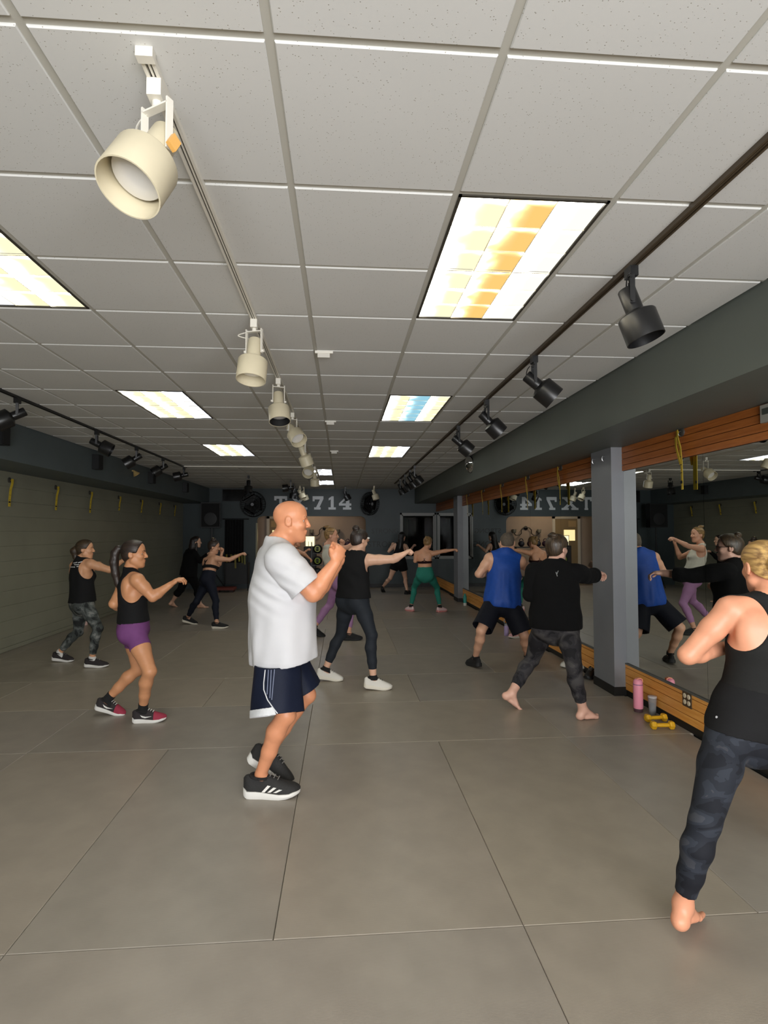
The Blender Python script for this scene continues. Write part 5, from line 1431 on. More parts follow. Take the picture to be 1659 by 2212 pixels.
# ================================================================== the class
def skin(name, c, c2=None):
    m = mat('skin_'+name, c, .43, noise=(14, .05), bump=(350, .03), spec=.4)
    return m
def hair_mat(name, c1, c2, d='z'):
    m = mat('hair_'+name+'_'+d, c1, .45, noise=(60, .5), col2=c2, bump=(140, .35), stretch=dict(x=(.10, 1, 1), y=(1, .10, 1), z=(1, 1, .12))[d])
    return m
def camo(name, cols, scale=9.0, rough=.75, stretch=(1, 1, 1)):
    m = bpy.data.materials.new(name); m.use_nodes = True
    nt = m.node_tree; b = nt.nodes['Principled BSDF']; b.inputs['Roughness'].default_value = rough; b.inputs['Specular IOR Level'].default_value = .2
    tc = nt.nodes.new('ShaderNodeTexCoord'); mp = nt.nodes.new('ShaderNodeMapping'); mp.inputs['Scale'].default_value = stretch
    n = nt.nodes.new('ShaderNodeTexNoise'); n.inputs['Scale'].default_value = scale; n.inputs['Detail'].default_value = 2.5; n.inputs['Distortion'].default_value = .6
    cr = nt.nodes.new('ShaderNodeValToRGB'); cr.color_ramp.interpolation = 'CONSTANT'
    el = cr.color_ramp.elements; el[0].position = 0; el[0].color = lin(cols[0]); el[1].position = .43; el[1].color = lin(cols[1])
    for p, c in zip((.52, .60), cols[2:]): e = el.new(p); e.color = lin(c)
    nt.links.new(tc.outputs['Object'], mp.inputs[0]); nt.links.new(mp.outputs[0], n.inputs['Vector']); nt.links.new(n.outputs['Fac'], cr.inputs[0]); nt.links.new(cr.outputs[0], b.inputs['Base Color'])
    return m
def fabric(name, c, rough=.85, bump_=.15, sheen=.0):
    return mat(name, c, rough, noise=(30, .035), bump=(220, bump_), spec=.2, sheen=sheen)
BLK = fabric('black_knit', (22, 22, 23))
def folds(amp, freq, d, seed=0):
    rg = np.random.RandomState(seed); ds = [unit(nv(d)+rg.randn(3)*.35) for _ in range(4)]; ph = rg.rand(4)*6.28; fr = freq*(1+rg.rand(4)*.8)
    def post(X, Y, Z):
        o = 0
        for q, p, w in zip(ds, ph, fr):
            o = o+np.sin((X*f32(q[0])+Y*f32(q[1])+Z*f32(q[2]))*f32(w)+f32(p)+f32(1.3)*np.sin(Z*f32(9)+X*f32(7)+f32(p)))
        return o*f32(amp/2.2)
    return post
def drape(c, amp, nf, ztop, zbot, seed=0.0, more=None):
    c = nv(c)
    def post(X, Y, Z):
        th = np.arctan2(Y-f32(c[1]), X-f32(c[0])); t = np.clip((f32(ztop)-Z)/f32(ztop-zbot), 0, 1)
        o = f32(amp)*t*(np.sin(nf*th+f32(1.6)*np.sin(Z*f32(5)+f32(seed))+f32(seed))+f32(.45)*np.sin((2*nf-1)*th-Z*f32(8)+f32(seed*2)))
        for (q, d, a, fr, sg) in (more or ()):
            g = np.exp(-((X-f32(q[0]))**2+(Y-f32(q[1]))**2+(Z-f32(q[2]))**2)/f32(sg*sg))
            o = o+f32(a)*g*np.sin((X*f32(d[0])+Y*f32(d[1])+Z*f32(d[2]))*f32(fr)+f32(.8)*np.sin(X*f32(11)+Z*f32(6)))
        return o
    return post
PEOPLE = set('man black lilac purple camo navy dress teal tattoo blue sweat front hidden'.split())

# ---------------------------------------------------------------- 1 bald man, white T-shirt
def p_man():
    sk = skin('tanned', (214, 146, 108))
    S = dict(label='bald man in white T-shirt and navy basketball shorts, fists raised', H=1.77, male=True, Y=3.62, face=12, chest=14, P=(606, 1376), N=(601, 1186), head=(629, 1126, .0), look=4, nod=2,
             bw=1.05, tw=1.06, td=1.02, belly=.05, aw=1.12, lw=1.0, sw=1.10, nw=1.12, fs=1.12, h=.0052, skin=sk, shoes=1, hairmat=mat('brow_grey', (150, 112, 88), .8), lip=(186, 112, 96), hs=1.03,
             armR=dict(e=(676, 1282, 'c'), w=(724, 1216, 'c'), h=(738, 1180, .02), palm=(-.55, .75, .1), curl=FIST, ts=1),
             armL=dict(e=(684, 1280, 'f'), w=(728, 1222, 'c'), h=(738, 1190, -.05), palm=(-.5, -.7, 0), curl=FIST),
             legR=dict(k=(621, 1548), foot=(613, 1719, -4, 0)), legL=dict(k=(664, 1500), foot=(600, 1682, 0, 33)))
    r = person(S); J, s, up, L, Pp, fc, rc, N = r['J'], r['s'], r['up'], r['L'], r['P'], r['fc'], r['rc'], r['N']
    M_tee = mat('white_jersey', (206, 206, 209), .8, noise=(6, .015), bump=(300, .05), spec=.2)
    # T-shirt: loose body + wide sleeves
    w = .168*s*1.06; d = .128*s
    ex = [SEG(Pp-up*(L*.20)+fc*.015, Pp+up*(L*.45)+fc*.02, (w+.080, d+.062), (w+.040, d+.058), .05, 'x', side=rc), SEG(Pp+up*(L*.45)+fc*.015, Pp+up*(L*.82), (w+.026, d+.045), (w+.018, .120), .05, 'x', side=rc)]
    gs = [(('torso', 'shoulder', 'trap'), .016, [('plane', Pp-up*(L*.245), -unit(up-fc*.10)), ('sub', ELL(N+up*.075*s+fc*.035*s, (.086*s, .100*s, .080*s), np.stack([rc, fc, up], 1), .01)), ('hollow', .011)], ex)]
    for q in ('R', 'L'):
        a = J['S'+q]; e = J['E'+q]; dd = e-a
        gs.append((('shoulder'+q, 'arm'+q), .012, [('plane', a+dd*.80, unit(dd)), ('hollow', .011)], [SEG(a-dd*.05-up*.02, a+dd*.98-up*.018, (.086*s), (.092*s), .04, 'x')]))
    SR = J['SR']; ap = SR-up*.12-rc*.02
    tee = cloth2(r, 'tshirt', M_tee, gs, post=drape(Pp, .0055, 7, Pp[2]+.36, Pp[2]-.1, 1.7, [(ap, (.45, .0, .9), 0.0075, 95, .15), (ap-fc*.10, (.5, 0, .87), .0065, 85, .14), (SR+(J['ER']-SR)*.5, (.75, 0, -.66), .0045, 75, .13)]), smooth_it=4)
    M_navy = fabric('navy_mesh_fabric', (20, 26, 44), .6, .1)
    sh = shorts(r, M_navy, .012, waist=-.235, off=(-.055, 0, 0), frac={'R': .985, 'L': .93}, loose=.020, loose_end=.080, hollow=.010, post=drape(Pp, .005, 9, Pp[2]+.02, Pp[2]-.40, .6))
    M_wtrim = fabric('white_trim_fabric', (214, 216, 218), .8)
    # white band on the hem and piping, traced on the shorts
    for q, fr in (('R', .985),):
        a = J['H'+q]+(J['K'+q]-J['H'+q])*fr; dn = unit(J['K'+q]-J['H'+q])
        band = [(('thigh'+q, 'torso'), .0135, [('plane', a+dn*.004, dn), ('plane', a-dn*.040, -dn), ('plane', a+nv((-.015, 0, 0)), unit(nv((1, 0, .55)))), ('hollow', .013)], [SEG(J['H'+q]-up*.02+nv((-.033, 0, 0)), J['H'+q]+(J['K'+q]-J['H'+q])*(fr+.25)+nv((-.055, 0, 0)), .088*s+.022, .070*s+.082, .03, 'x')])]
        b = cloth2(r, 'hem_band', M_wtrim, band, post=drape(Pp, .005, 9, Pp[2]+.02, Pp[2]-.40, .6))
        b.parent = sh
    M_grey = fabric('grey_stripe', (120, 128, 150), .8)
    surf_stroke('piping', [sh], [(573, 1447), (570, 1475), (570, 1490), (578, 1512), (592, 1532), (604, 1547)], .0032, M_wtrim, sh)
    for px in (((580, 1447), (577, 1500)), ((586, 1447), (583, 1508)), ((593, 1446), (587, 1512))): surf_stroke('side_stripe', [sh], px, .0028, M_grey, sh)
    M_up = mat('shoe_black_mesh', (30, 29, 28), .75, bump=(200, .3)); M_so = mat('shoe_white_foam', (226, 224, 218), .6)
    for q in ('R', 'L'):
        so = shoe(r, q, M_up, M_so)
        if q == 'R':
            ff = r['ft'][q]; o, f, u_, rt, sc = ff['org'], ff['f'], ff['up'], ff['r'], ff['sc']
            for k in range(3):
                y0 = .012+.030*k; pr = []
                for (yy, zz) in ((y0, .036), (y0+.016, .036), (y0+.046, .066-.008*k), (y0+.030, .068-.008*k)):
                    wx = np.interp(yy, [-.05, .02, .06, .10, .135], [.034, .034, .037, .043, .044]); pr.append(tuple(o+(rt*(wx*(1.02-.22*max(0, zz-.036)/.03*.6)+.0065)+f*yy+u_*zz)*sc))
                mbs = MB().add(pr, [(0, 1, 2, 3)]); mbs.add([tuple(nv(p)-rt*.002) for p in pr], [(3, 2, 1, 0)]); mbs.build('side_stripe', M_so, so)
    return r

# ---------------------------------------------------------------- 2 woman in black tank and charcoal leggings
def p_black():
    sk = skin('fair', (222, 176, 148))
    hm = hair_mat('dark_brown', (30, 22, 18), (52, 38, 30))
    S = dict(label='woman in black tank and charcoal leggings punching right, white shoes', H=1.68, Y=5.92, face=48, chest=62, P=(763, 1296), N=(765, 1199), head=(776, 1168, .03), look=42, nod=12, h=.0068, skin=sk, shoes=1, bw=1.05, tw=1.08, aw=1.12, hairmat=hm, sw=1.05,
             armR=dict(e=(849, 1208, 'c'), w=(872, 1197, 'c'), h=(884, 1189, .02), palm=(.2, 0, -1), curl=FIST), armL=dict(e=(742, 1238, 'f'), w=(752, 1208, 'f'), palm=(.5, -.7, 0)), sh=dict(R=(.0, .03, .01)),
             legR=dict(k=(804, 1366), foot=(829, 1489, -2, 6)), legL=dict(k=(738, 1370), foot=(724, 1470, -6, 8)))
    r = person(S)
    M_leg = fabric('charcoal_leggings', (38, 42, 48), .7, .05)
    leggings(r, M_leg, ankle=.80)
    tank(r, BLK, inf=.007, hem=.06, arm_r=.098, arm_in=.03, arm_back=.0, neck_r=.072, loose=.022, post=folds(.0035, 36, (1, .2, .5), 8))
    pt = r['pt']
    hair_cap(r, hm, .010, front=.045, low=-.062, extra=[ELL(pt(0, -.075, .120), np.array([.036, .036, .032])*r['hs'], r['HR'], .02, 'x'), SEG(pt(0, -.055, .095), pt(0, -.08, .122), .026, .03, .02, 'x')])
    MB().tube([pt(.02, -.082, .10), pt(-.01, -.058, .118), pt(-.03, -.072, .105)], .006, 6).build('hair_tie', mat('hair_tie_black', (16, 16, 18), .7), r['root'], True)
    h = pt(.058, .075, .045)
    MB().ball(tuple(h), .012, 10, 8, (1.3, .8, .8)).build('hair_clip', mat('hair_clip_white', (226, 226, 220), .4), r['root'], True)
    M_w = mat('shoe_white_knit', (222, 218, 208), .7, bump=(160, .2)); M_ws = mat('shoe_cream_sole', (226, 220, 204), .6)
    for q in ('R', 'L'): shoe(r, q, M_w, M_ws, sock=(mat('sock_black', (18, 18, 19), .9), .06))
    return r

# ---------------------------------------------------------------- 3 woman in white tank and lilac leggings
def p_lilac():
    sk = skin('rosy', (222, 168, 140)); hm = hair_mat('blonde_brown', (104, 78, 46), (166, 132, 84), 'x')
    S = dict(label='woman in white tank top and lilac leggings behind the bald man', H=1.70, Y=8.55, face=14, chest=24, P=(733, 1258), N=(709, 1183), head=(716, 1157, .0), look=0, h=.0085, skin=sk, shoes=1, hairmat=hm,
             armR=dict(e=(750, 1183, 'c'), w=(781, 1168, 'c'), curl=FIST, palm=(0, 0, -1)), armL=dict(e=(728, 1208, 'f'), w=(738, 1180, 'c'), palm=(-.5, -.5, 0)),
             legR=dict(k=(760, 1312), foot=(771, 1383, -4, 0)), legL=dict(k=(714, 1305), foot=(690, 1375, 4, 18)))
    r = person(S)
    leggings(r, fabric('lilac_leggings', (178, 134, 178), .7, .04), ankle=.82)
    tank(r, fabric('white_ribbed_cotton', (222, 220, 208), .85), inf=.007, hem=.22, arm_r=.10, arm_in=.03, arm_back=.0, loose=.022, post=folds(.005, 40, (.2, 0, 1), 4))
    pt = r['pt']
    hair_cap(r, hm, .010, front=.040, low=-.055, extra=[ELL(pt(0, -.055, .125), np.array([.034, .036, .036])*r['hs'], r['HR'], .02, 'x'), SEG(pt(0, -.04, .10), pt(0, -.058, .125), .024, .028, .02, 'x'), ELL(pt(0, -.085, .140), np.array([.02, .03, .016]), r['HR'], .01, 'x')])
    M_u = mat('shoe_black_knit', (18, 18, 19), .8); M_s = mat('shoe_black_sole', (26, 26, 26), .7)
    for q in ('R', 'L'): shoe(r, q, M_u, M_s, sock=(mat('sock_black', (18, 18, 19), .9), .10) if q == 'L' else None)
    return r

# ---------------------------------------------------------------- 4 woman in black racerback and purple shorts
def p_purple():
    sk = skin('olive', (200, 142, 102)); hm = hair_mat('dark_brown', (30, 22, 18), (52, 38, 30), 'x')
    S = dict(label='woman with long dark ponytail in black racerback and purple shorts', H=1.585, Y=4.98, face=22, chest=30, P=(289, 1360), N=(283, 1238), head=(290, 1197, .0), look=8, h=.0062, skin=sk, shoes=1, bw=1.06, tw=1.0, aw=1.14, lw=1.05, hairmat=hm, hs=1.02, lip=(160, 96, 84),
             armR=dict(e=(330, 1290, 'c'), w=(368, 1263, 'c'), h=(388, 1249, .0), palm=(.35, .3, -.9), curl=HALF), armL=dict(e=(246, 1304, 'n'), w=(272, 1318, 'f'), palm=(0, -.3, -1)), sh=dict(R=(-.01, .02, .015)),
             legR=dict(k=(323, 1449), foot=(338, 1558, 4, 0)), legL=dict(k=(293, 1444), foot=(251, 1543, -2, 16)))
    r = person(S)
    shorts(r, fabric('purple_shorts', (112, 66, 116), .75, .05), .005, waist=.30, frac=.42)
    tank(r, BLK, inf=.006, hem=.14, arm_r=.118, arm_in=-.012, arm_back=.055, neck_r=.066, loose=.006, arm_dz=-.055)
    pt, hs, root = r['pt'], r['hs'], r['root']
    hair_cap(r, hm, .009, front=.050, low=-.06, face_tilt=.42)
    tail = [pt(0, -.100, .052), pt(0, -.135, .050), pt(.0, -.160, .010), pt(0, -.168, -.07), pt(0, -.155, -.17), pt(.0, -.135, -.26), pt(.0, -.118, -.33)]
    rd = [.020, .027, .034, .036, .032, .024, .008]
    P = [SEG(a, b, ra, rb, .015, 'x') for a, b, ra, rb in zip(tail[:-1], tail[1:], rd[:-1], rd[1:])]
    V, Q = field_mesh([(P, 0, [])], .006); np_object('ponytail', V, Q, hair_mat('dark_brown', (30, 22, 18), (52, 38, 30), 'z'), root, 2)
    MB().lathe([(0, .024), (.010, .026), (.02, .024)], tuple(pt(0, -.100, .053)), tuple(-r['HR'][:, 1]), 16).build('hair_tie', mat('hair_tie_black', (16, 16, 18), .7), root, True)
    M_u = mat('shoe_black_flyknit', (38, 32, 33), .8); M_s = mat('shoe_white_foam', (226, 224, 218), .6); M_t = mat('shoe_crimson_toe', (150, 44, 66), .8)
    for q in ('R', 'L'):
        so = shoe(r, q, M_u, M_s, toe=M_t, sock=(mat('sock_black', (18, 18, 19), .9), .16))
        ff = r['ft'][q]; o, f, u_, rt, sc = ff['org'], ff['f'], ff['up'], ff['r'], ff['sc']
        sg = 1 if q == 'R' else -1; sg = 1          # the side that faces the viewer
        pr = []
        for (yy, zz) in ((-.012, .070), (.004, .052), (.030, .044), (.088, .058), (.034, .056), (.010, .062)):
            wx = np.interp(yy, [-.05, .02, .06, .10], [.034, .034, .037, .043]); pr.append(tuple(o+(rt*(wx*(1.0-.10*max(0, zz-.04)/.03)+.0075)+f*yy+u_*zz)*sc))
        n = len(pr); MB().add(pr, [(0, 1, 5), (1, 2, 4, 5), (2, 3, 4)]).add([tuple(nv(p)-rt*.002) for p in pr], [(5, 1, 0), (5, 4, 2, 1), (4, 3, 2)]).build('side_mark', M_s, so)
    return r

# ---------------------------------------------------------------- 5 woman in camouflage leggings, leftmost
def p_camo():
    sk = skin('light_tan', (212, 158, 120)); hm = hair_mat('brown', (44, 34, 24), (74, 58, 40), 'x')
    S = dict(label='woman in black tank and grey camouflage leggings nearest the left wall', H=1.585, Y=7.08, face=38, chest=52, P=(179, 1304), N=(174, 1213), head=(184, 1187, .0), look=12, h=.0075, skin=sk, shoes=1, bw=1.06, tw=1.12, aw=1.12, hairmat=hm,
             armR=dict(e=(236, 1231, 'c'), w=(264, 1212, 'f'), palm=(0, .3, -1)), armL=dict(e=(186, 1246, 'f'), w=(206, 1222, 'f'), palm=(0, -.5, -1)), sh=dict(R=(.015, .04, .01)),
             legR=dict(k=(212, 1358), foot=(219, 1441, 2, 3)), legL=dict(k=(160, 1360), foot=(146, 1429, -4, 6)))
    r = person(S)
    leggings(r, camo('grey_camouflage', ((40, 42, 42), (66, 70, 68), (92, 96, 94), (120, 122, 118)), 8), ankle=.86)
    tk = tank(r, BLK, inf=.008, hem=.04, arm_r=.112, arm_in=.0, arm_back=.035, neck_r=.062, loose=.016, arm_dz=-.05, post=folds(.003, 30, (1, 0, .4), 2))
    pt = r['pt']
    ex = [SEG(pt(0, -.10, .02), pt(0, -.125, -.02), .035, .045, .02, 'x'), SEG(pt(0, -.125, -.02), pt(0, -.11, -.10), .045, .03, .02, 'x'), SEG(pt(0, -.11, -.10), pt(.0, -.09, -.14), .03, .01, .02, 'x')]
    hair_cap(r, hm, .011, front=.052, low=-.065, extra=ex)
    M_pr = mat('white_shirt_print', (206, 206, 204), .8)
    for px in (((156, 1217), (163, 1216), (167, 1215)), ((169, 1216), (178, 1213)), ((161, 1220), (171, 1220)), ((153, 1225), (162, 1225)), ((166, 1224), (177, 1223))):
        surf_stroke('back_print', [tk], px, .006, M_pr, tk)
    M_u = mat('shoe_black_flyknit', (38, 32, 33), .8); M_s = mat('shoe_white_foam', (226, 224, 218), .6)
    for q in ('R', 'L'):
        so = shoe(r, q, M_u, M_s, sock=(mat('sock_white', (210, 208, 204), .9), .07))
    return r

# ---------------------------------------------------------------- 6 woman with bun, navy leggings, arm stretched right
def p_navy():
    sk = skin('warm', (208, 158, 128)); hm = hair_mat('dark_brown', (30, 22, 18), (52, 38, 30))
    S = dict(label='woman with a high bun and bare back punching right in navy leggings', H=1.62, Y=9.85, face=18, chest=48, P=(449, 1252), N=(457, 1204), dN=.12, head=(462, 1182, .16), look=8, nod=10, h=.0095, skin=sk, shoes=1, bw=1.06, hairmat=hm,
             armR=dict(e=(496, 1209, 'c'), w=(519, 1198, 'c'), h=(529, 1194, 0), palm=(0, 0, -1)), armL=dict(e=(474, 1219, 'f'), w=(479, 1195, 'c'), palm=(-.3, -.5, 0)),
             legR=dict(k=(470, 1299), foot=(483, 1357, 0, 0)), legL=dict(k=(424, 1301), foot=(417, 1348, -3, 14)))
    r = person(S)
    leggings(r, fabric('navy_leggings', (24, 28, 40), .75, .05), waist=.36, ankle=.92)
    # sports bra: band and crossing straps
    up, Pp, L, N, s = r['up'], r['P'], r['L'], r['N'], r['s']
    cloth(r, 'sports_bra', BLK, ('torso',), .006, [('plane', Pp+up*(L*.46), -up), ('plane', Pp+up*(L*.60), up)])
    for sg in (-1, 1):
        a = N+r['rc']*sg*.062*s-up*.02; b = Pp+up*(L*.58)-r['fc']*.115*s+r['rc']*(-sg)*.02*s
        MB().tube([tuple(a+r['fc']*.02), tuple(N+r['rc']*sg*.055*s-r['fc']*.075*s-up*.04), tuple((a+b)/2-r['fc']*.055*s), tuple(b)], .011, 8).build('bra_strap', BLK, r['root'], True)
    pt = r['pt']
    hair_cap(r, hm, .011, front=.045, low=-.055, extra=[ELL(pt(0, -.03, .135), np.array([.045, .045, .032]), r['HR'], .02, 'x'), SEG(pt(0, -.02, .10), pt(0, -.03, .13), .03, .03, .02, 'x')])
    MB().tube([pt(.03, -.03, .16), pt(0, -.05, .165), pt(-.035, -.035, .155)], .010, 6).build('hair_highlight', mat('scrunchie_pale', (170, 160, 130), .8), r['root'], True)  # pale band across the top of the bun
    M_u = mat('shoe_black_knit', (18, 18, 19), .8); M_s = mat('shoe_cream_sole', (226, 220, 204), .6)
    for q in ('R', 'L'): shoe(r, q, M_u, M_s)
    return r

# ---------------------------------------------------------------- 7 long haired woman in a long black dress-like outfit
def p_dress():
    sk = skin('fair', (222, 176, 148)); hm = hair_mat('black_brown', (20, 14, 12), (40, 26, 20))
    S = dict(label='barefoot woman with long dark hair in loose black clothes, far left', H=1.63, Y=12.2, face=25, chest=40, P=(408, 1234), N=(414, 1190), head=(424, 1171, .0), look=15, h=.010, skin=sk, shoes=None, hairmat=hm, bw=1.1,
             armR=dict(e=(432, 1212, 'c'), w=(446, 1199, 'c')), armL=dict(e=(400, 1212, 'f'), w=(412, 1226, 'c')),
             legR=dict(k=(428, 1276), foot=(444, 1313, -2, 0)), legL=dict(k=(390, 1276), foot=(378, 1311, 55, 20)))
    r = person(S)
    MBK = fabric('black_loose_fabric', (12, 12, 13), .9)
    leggings(r, MBK, .022, waist=.3, ankle=.45, name='trousers')
    cloth(r, 'blouse', MBK, ('torso', 'shoulder', 'trap', 'arm', 'fore'), .016, [('plane', r['P']-r['up']*.10, -r['up'])], extra=[SEG(r['P']-r['up']*.1, r['P']+r['up']*.3, (.20, .16), (.17, .13), .03, 'x', side=r['rc'])])
    pt = r['pt']
    ex = [SEG(pt(0, -.06, .03), pt(0, -.075, -.10), .075, .075, .03, 'x'), SEG(pt(0, -.075, -.10), pt(.02, -.085, -.30), .075, .05, .03, 'x'), SEG(pt(.06, .0, -.03), pt(.075, .0, -.20), .028, .025, .02, 'x'), SEG(pt(-.06, .0, -.03), pt(-.075, .0, -.20), .028, .025, .02, 'x')]
    hair_cap(r, hm, .012, front=.04, low=-.06, extra=ex)
    return r

# ---------------------------------------------------------------- 8 woman in teal leggings
def p_teal():
    sk = skin('peach', (214, 158, 124)); hm = hair_mat('blonde_brown', (104, 78, 46), (166, 132, 84))
    S = dict(label='woman in teal leggings and strappy bra seen from behind, far right', H=1.63, Y=10.95, face=88, chest=78, P=(918, 1243), N=(917, 1191), head=(924, 1172, .02), look=62, nod=8, h=.0095, skin=sk, shoes=1, bw=1.04, hairmat=hm, sw=1.08,
             armR=dict(e=(955, 1191, 'c'), w=(978, 1188, 'c'), palm=(0, 0, -1)), armL=dict(e=(897, 1212, 'c'), w=(905, 1206, 'f'), palm=(0, -.3, -1)),
             legR=dict(k=(944, 1268), foot=(959, 1321, 35, 0)), legL=dict(k=(895, 1268), foot=(881, 1319, 118, 0)))
    r = person(S)
    leggings(r, fabric('teal_leggings', (44, 124, 108), .7, .05), waist=.36, ankle=.90)
    up, Pp, L, N, s = r['up'], r['P'], r['L'], r['N'], r['s']; MR = fabric('wine_black_elastic', (36, 14, 18))
    cloth(r, 'sports_bra', MR, ('torso',), .006, [('plane', Pp+up*(L*.50), -up), ('plane', Pp+up*(L*.60), up)])
    for sg in (-1, 1):
        a = N+r['rc']*sg*.062*s-up*.01; b = Pp+up*(L*.62)-r['fc']*.112*s-r['rc']*sg*.005*s
        MB().tube([tuple(a), tuple((a*.6+b*.4)-r['fc']*.045*s), tuple(b), tuple(b-r['rc']*sg*.09*s-up*.03)], .008, 8).build('bra_strap', MR, r['root'], True)
    pt = r['pt']
    hair_cap(r, hm, .010, front=.045, low=-.06, extra=[ELL(pt(0, -.10, .05), np.array([.04, .04, .045]), r['HR'], .02, 'x'), ELL(pt(-.01, -.105, .10), np.array([.014, .02, .026]), r['HR'], .02, 'x')])
    M_u = mat('shoe_pink_white', (226, 196, 196), .7); M_s = mat('shoe_pink_sole', (214, 140, 136), .6)
    for q in ('R', 'L'): shoe(r, q, M_u, M_s, sock=(mat('sock_black', (18, 18, 19), .9), .08))
    return r

# ---------------------------------------------------------------- 9 long black hair, black shorts, tattooed calf
def p_tattoo():
    sk = skin('fair', (222, 176, 148)); hm = hair_mat('black', (12, 11, 11), (24, 20, 18))
    S = dict(label='woman with long black hair and black shorts by the back window', H=1.64, Y=14.5, face=70, chest=80, P=(862, 1217), N=(864, 1175), head=(869, 1159, .0), look=55, h=.011, skin=sk, shoes=1, hairmat=hm, bw=1.06,
             armR=dict(e=(884, 1192, 'c'), w=(893, 1180, 'f')), armL=dict(e=(840, 1191, 'c'), w=(847, 1177, 'f')),
             legR=dict(k=(876, 1251), foot=(886, 1283, 40, 0)), legL=dict(k=(843, 1251), foot=(828, 1279, 75, 25)))
    r = person(S)
    shorts(r, fabric('black_shorts', (14, 14, 15)), .012, waist=.3, frac=.45, loose=.02, loose_end=.03)
    tank(r, BLK, inf=.008, hem=.08, arm_r=.10, arm_in=.01, arm_back=.02)
    pt = r['pt']
    ex = [SEG(pt(0, -.06, .03), pt(0, -.085, -.10), .075, .07, .03, 'x'), SEG(pt(0, -.085, -.10), pt(-.01, -.12, -.32), .07, .05, .03, 'x')]
    hair_cap(r, hm, .012, front=.04, low=-.06, extra=ex)
    K, A = r['J']['KL'], r['J']['AL']
    surf_patch('tattoo', [r['body']], [(839+4.2*math.cos(a), 1255+5.5*math.sin(a)) for a in [6.283*i/12 for i in range(12)]], mat('tattoo_ink_grey', (120, 100, 96), .6), r['root'], .002)
    for q in ('R', 'L'): shoe(r, q, mat('shoe_black_knit', (18, 18, 19), .8), mat('shoe_black_sole', (26, 26, 26), .7))
    return r

# ---------------------------------------------------------------- 10 man in blue tank
def p_blue():
    sk = skin('fair_man', (216, 166, 136))
    hm = mat('hair_buzz_grey', (92, 82, 70), .8, noise=(120, .3), bump=(400, .4))
    S = dict(label='man with cropped hair in a royal blue tank, back turned to us', H=1.72, male=True, Y=6.45, face=82, chest=86, P=(1085, 1302), N=(1092, 1200), dN=.06, head=(1096, 1174, .12), look=78, nod=24, h=.0072, skin=sk, shoes=1, aw=1.0, bw=1.0, tw=1.04, hairmat=hm,
             armR=dict(e=(1146, 1231, 'f'), w=(1133, 1222, 'f'), palm=(-.7, 0, -.3)), armL=dict(e=(1034, 1240, 'c'), w=(1055, 1238, 'f'), palm=(.7, 0, -.3)),
             legR=dict(k=(1129, 1367), foot=(1142, 1432, 66, 0)), legL=dict(k=(1040, 1360), foot=(1017, 1437, 108, 6)))
    r = person(S)
    M_b = mat('royal_blue_jersey', (26, 72, 158), .55, noise=(30, .06), bump=(260, .08), spec=.35)
    shorts(r, fabric('black_navy_shorts', (14, 16, 26), .7), .010, waist=.04, frac=.92, loose=.016, loose_end=.045, hollow=.012, post=drape(r['P'], .005, 8, r['P'][2], r['P'][2]-.35, .3))
    tank(r, M_b, inf=.016, hem=-.10, arm_r=.105, arm_in=.028, arm_back=.0, neck_r=.078, loose=.042, hollow=.012, post=drape(r['P'], .006, 7, r['P'][2]+.45, r['P'][2]-.05, 2.2), arm_dz=-.04)
    hair_cap(r, hm, .004, front=.05, low=-.06, face_tilt=.5)
    M_u = mat('shoe_black_knit', (18, 18, 19), .8)
    for q in ('R', 'L'): shoe(r, q, M_u, mat('shoe_black_sole', (26, 26, 26), .7), sock=(mat('sock_black', (18, 18, 19), .9), .05))
    return r

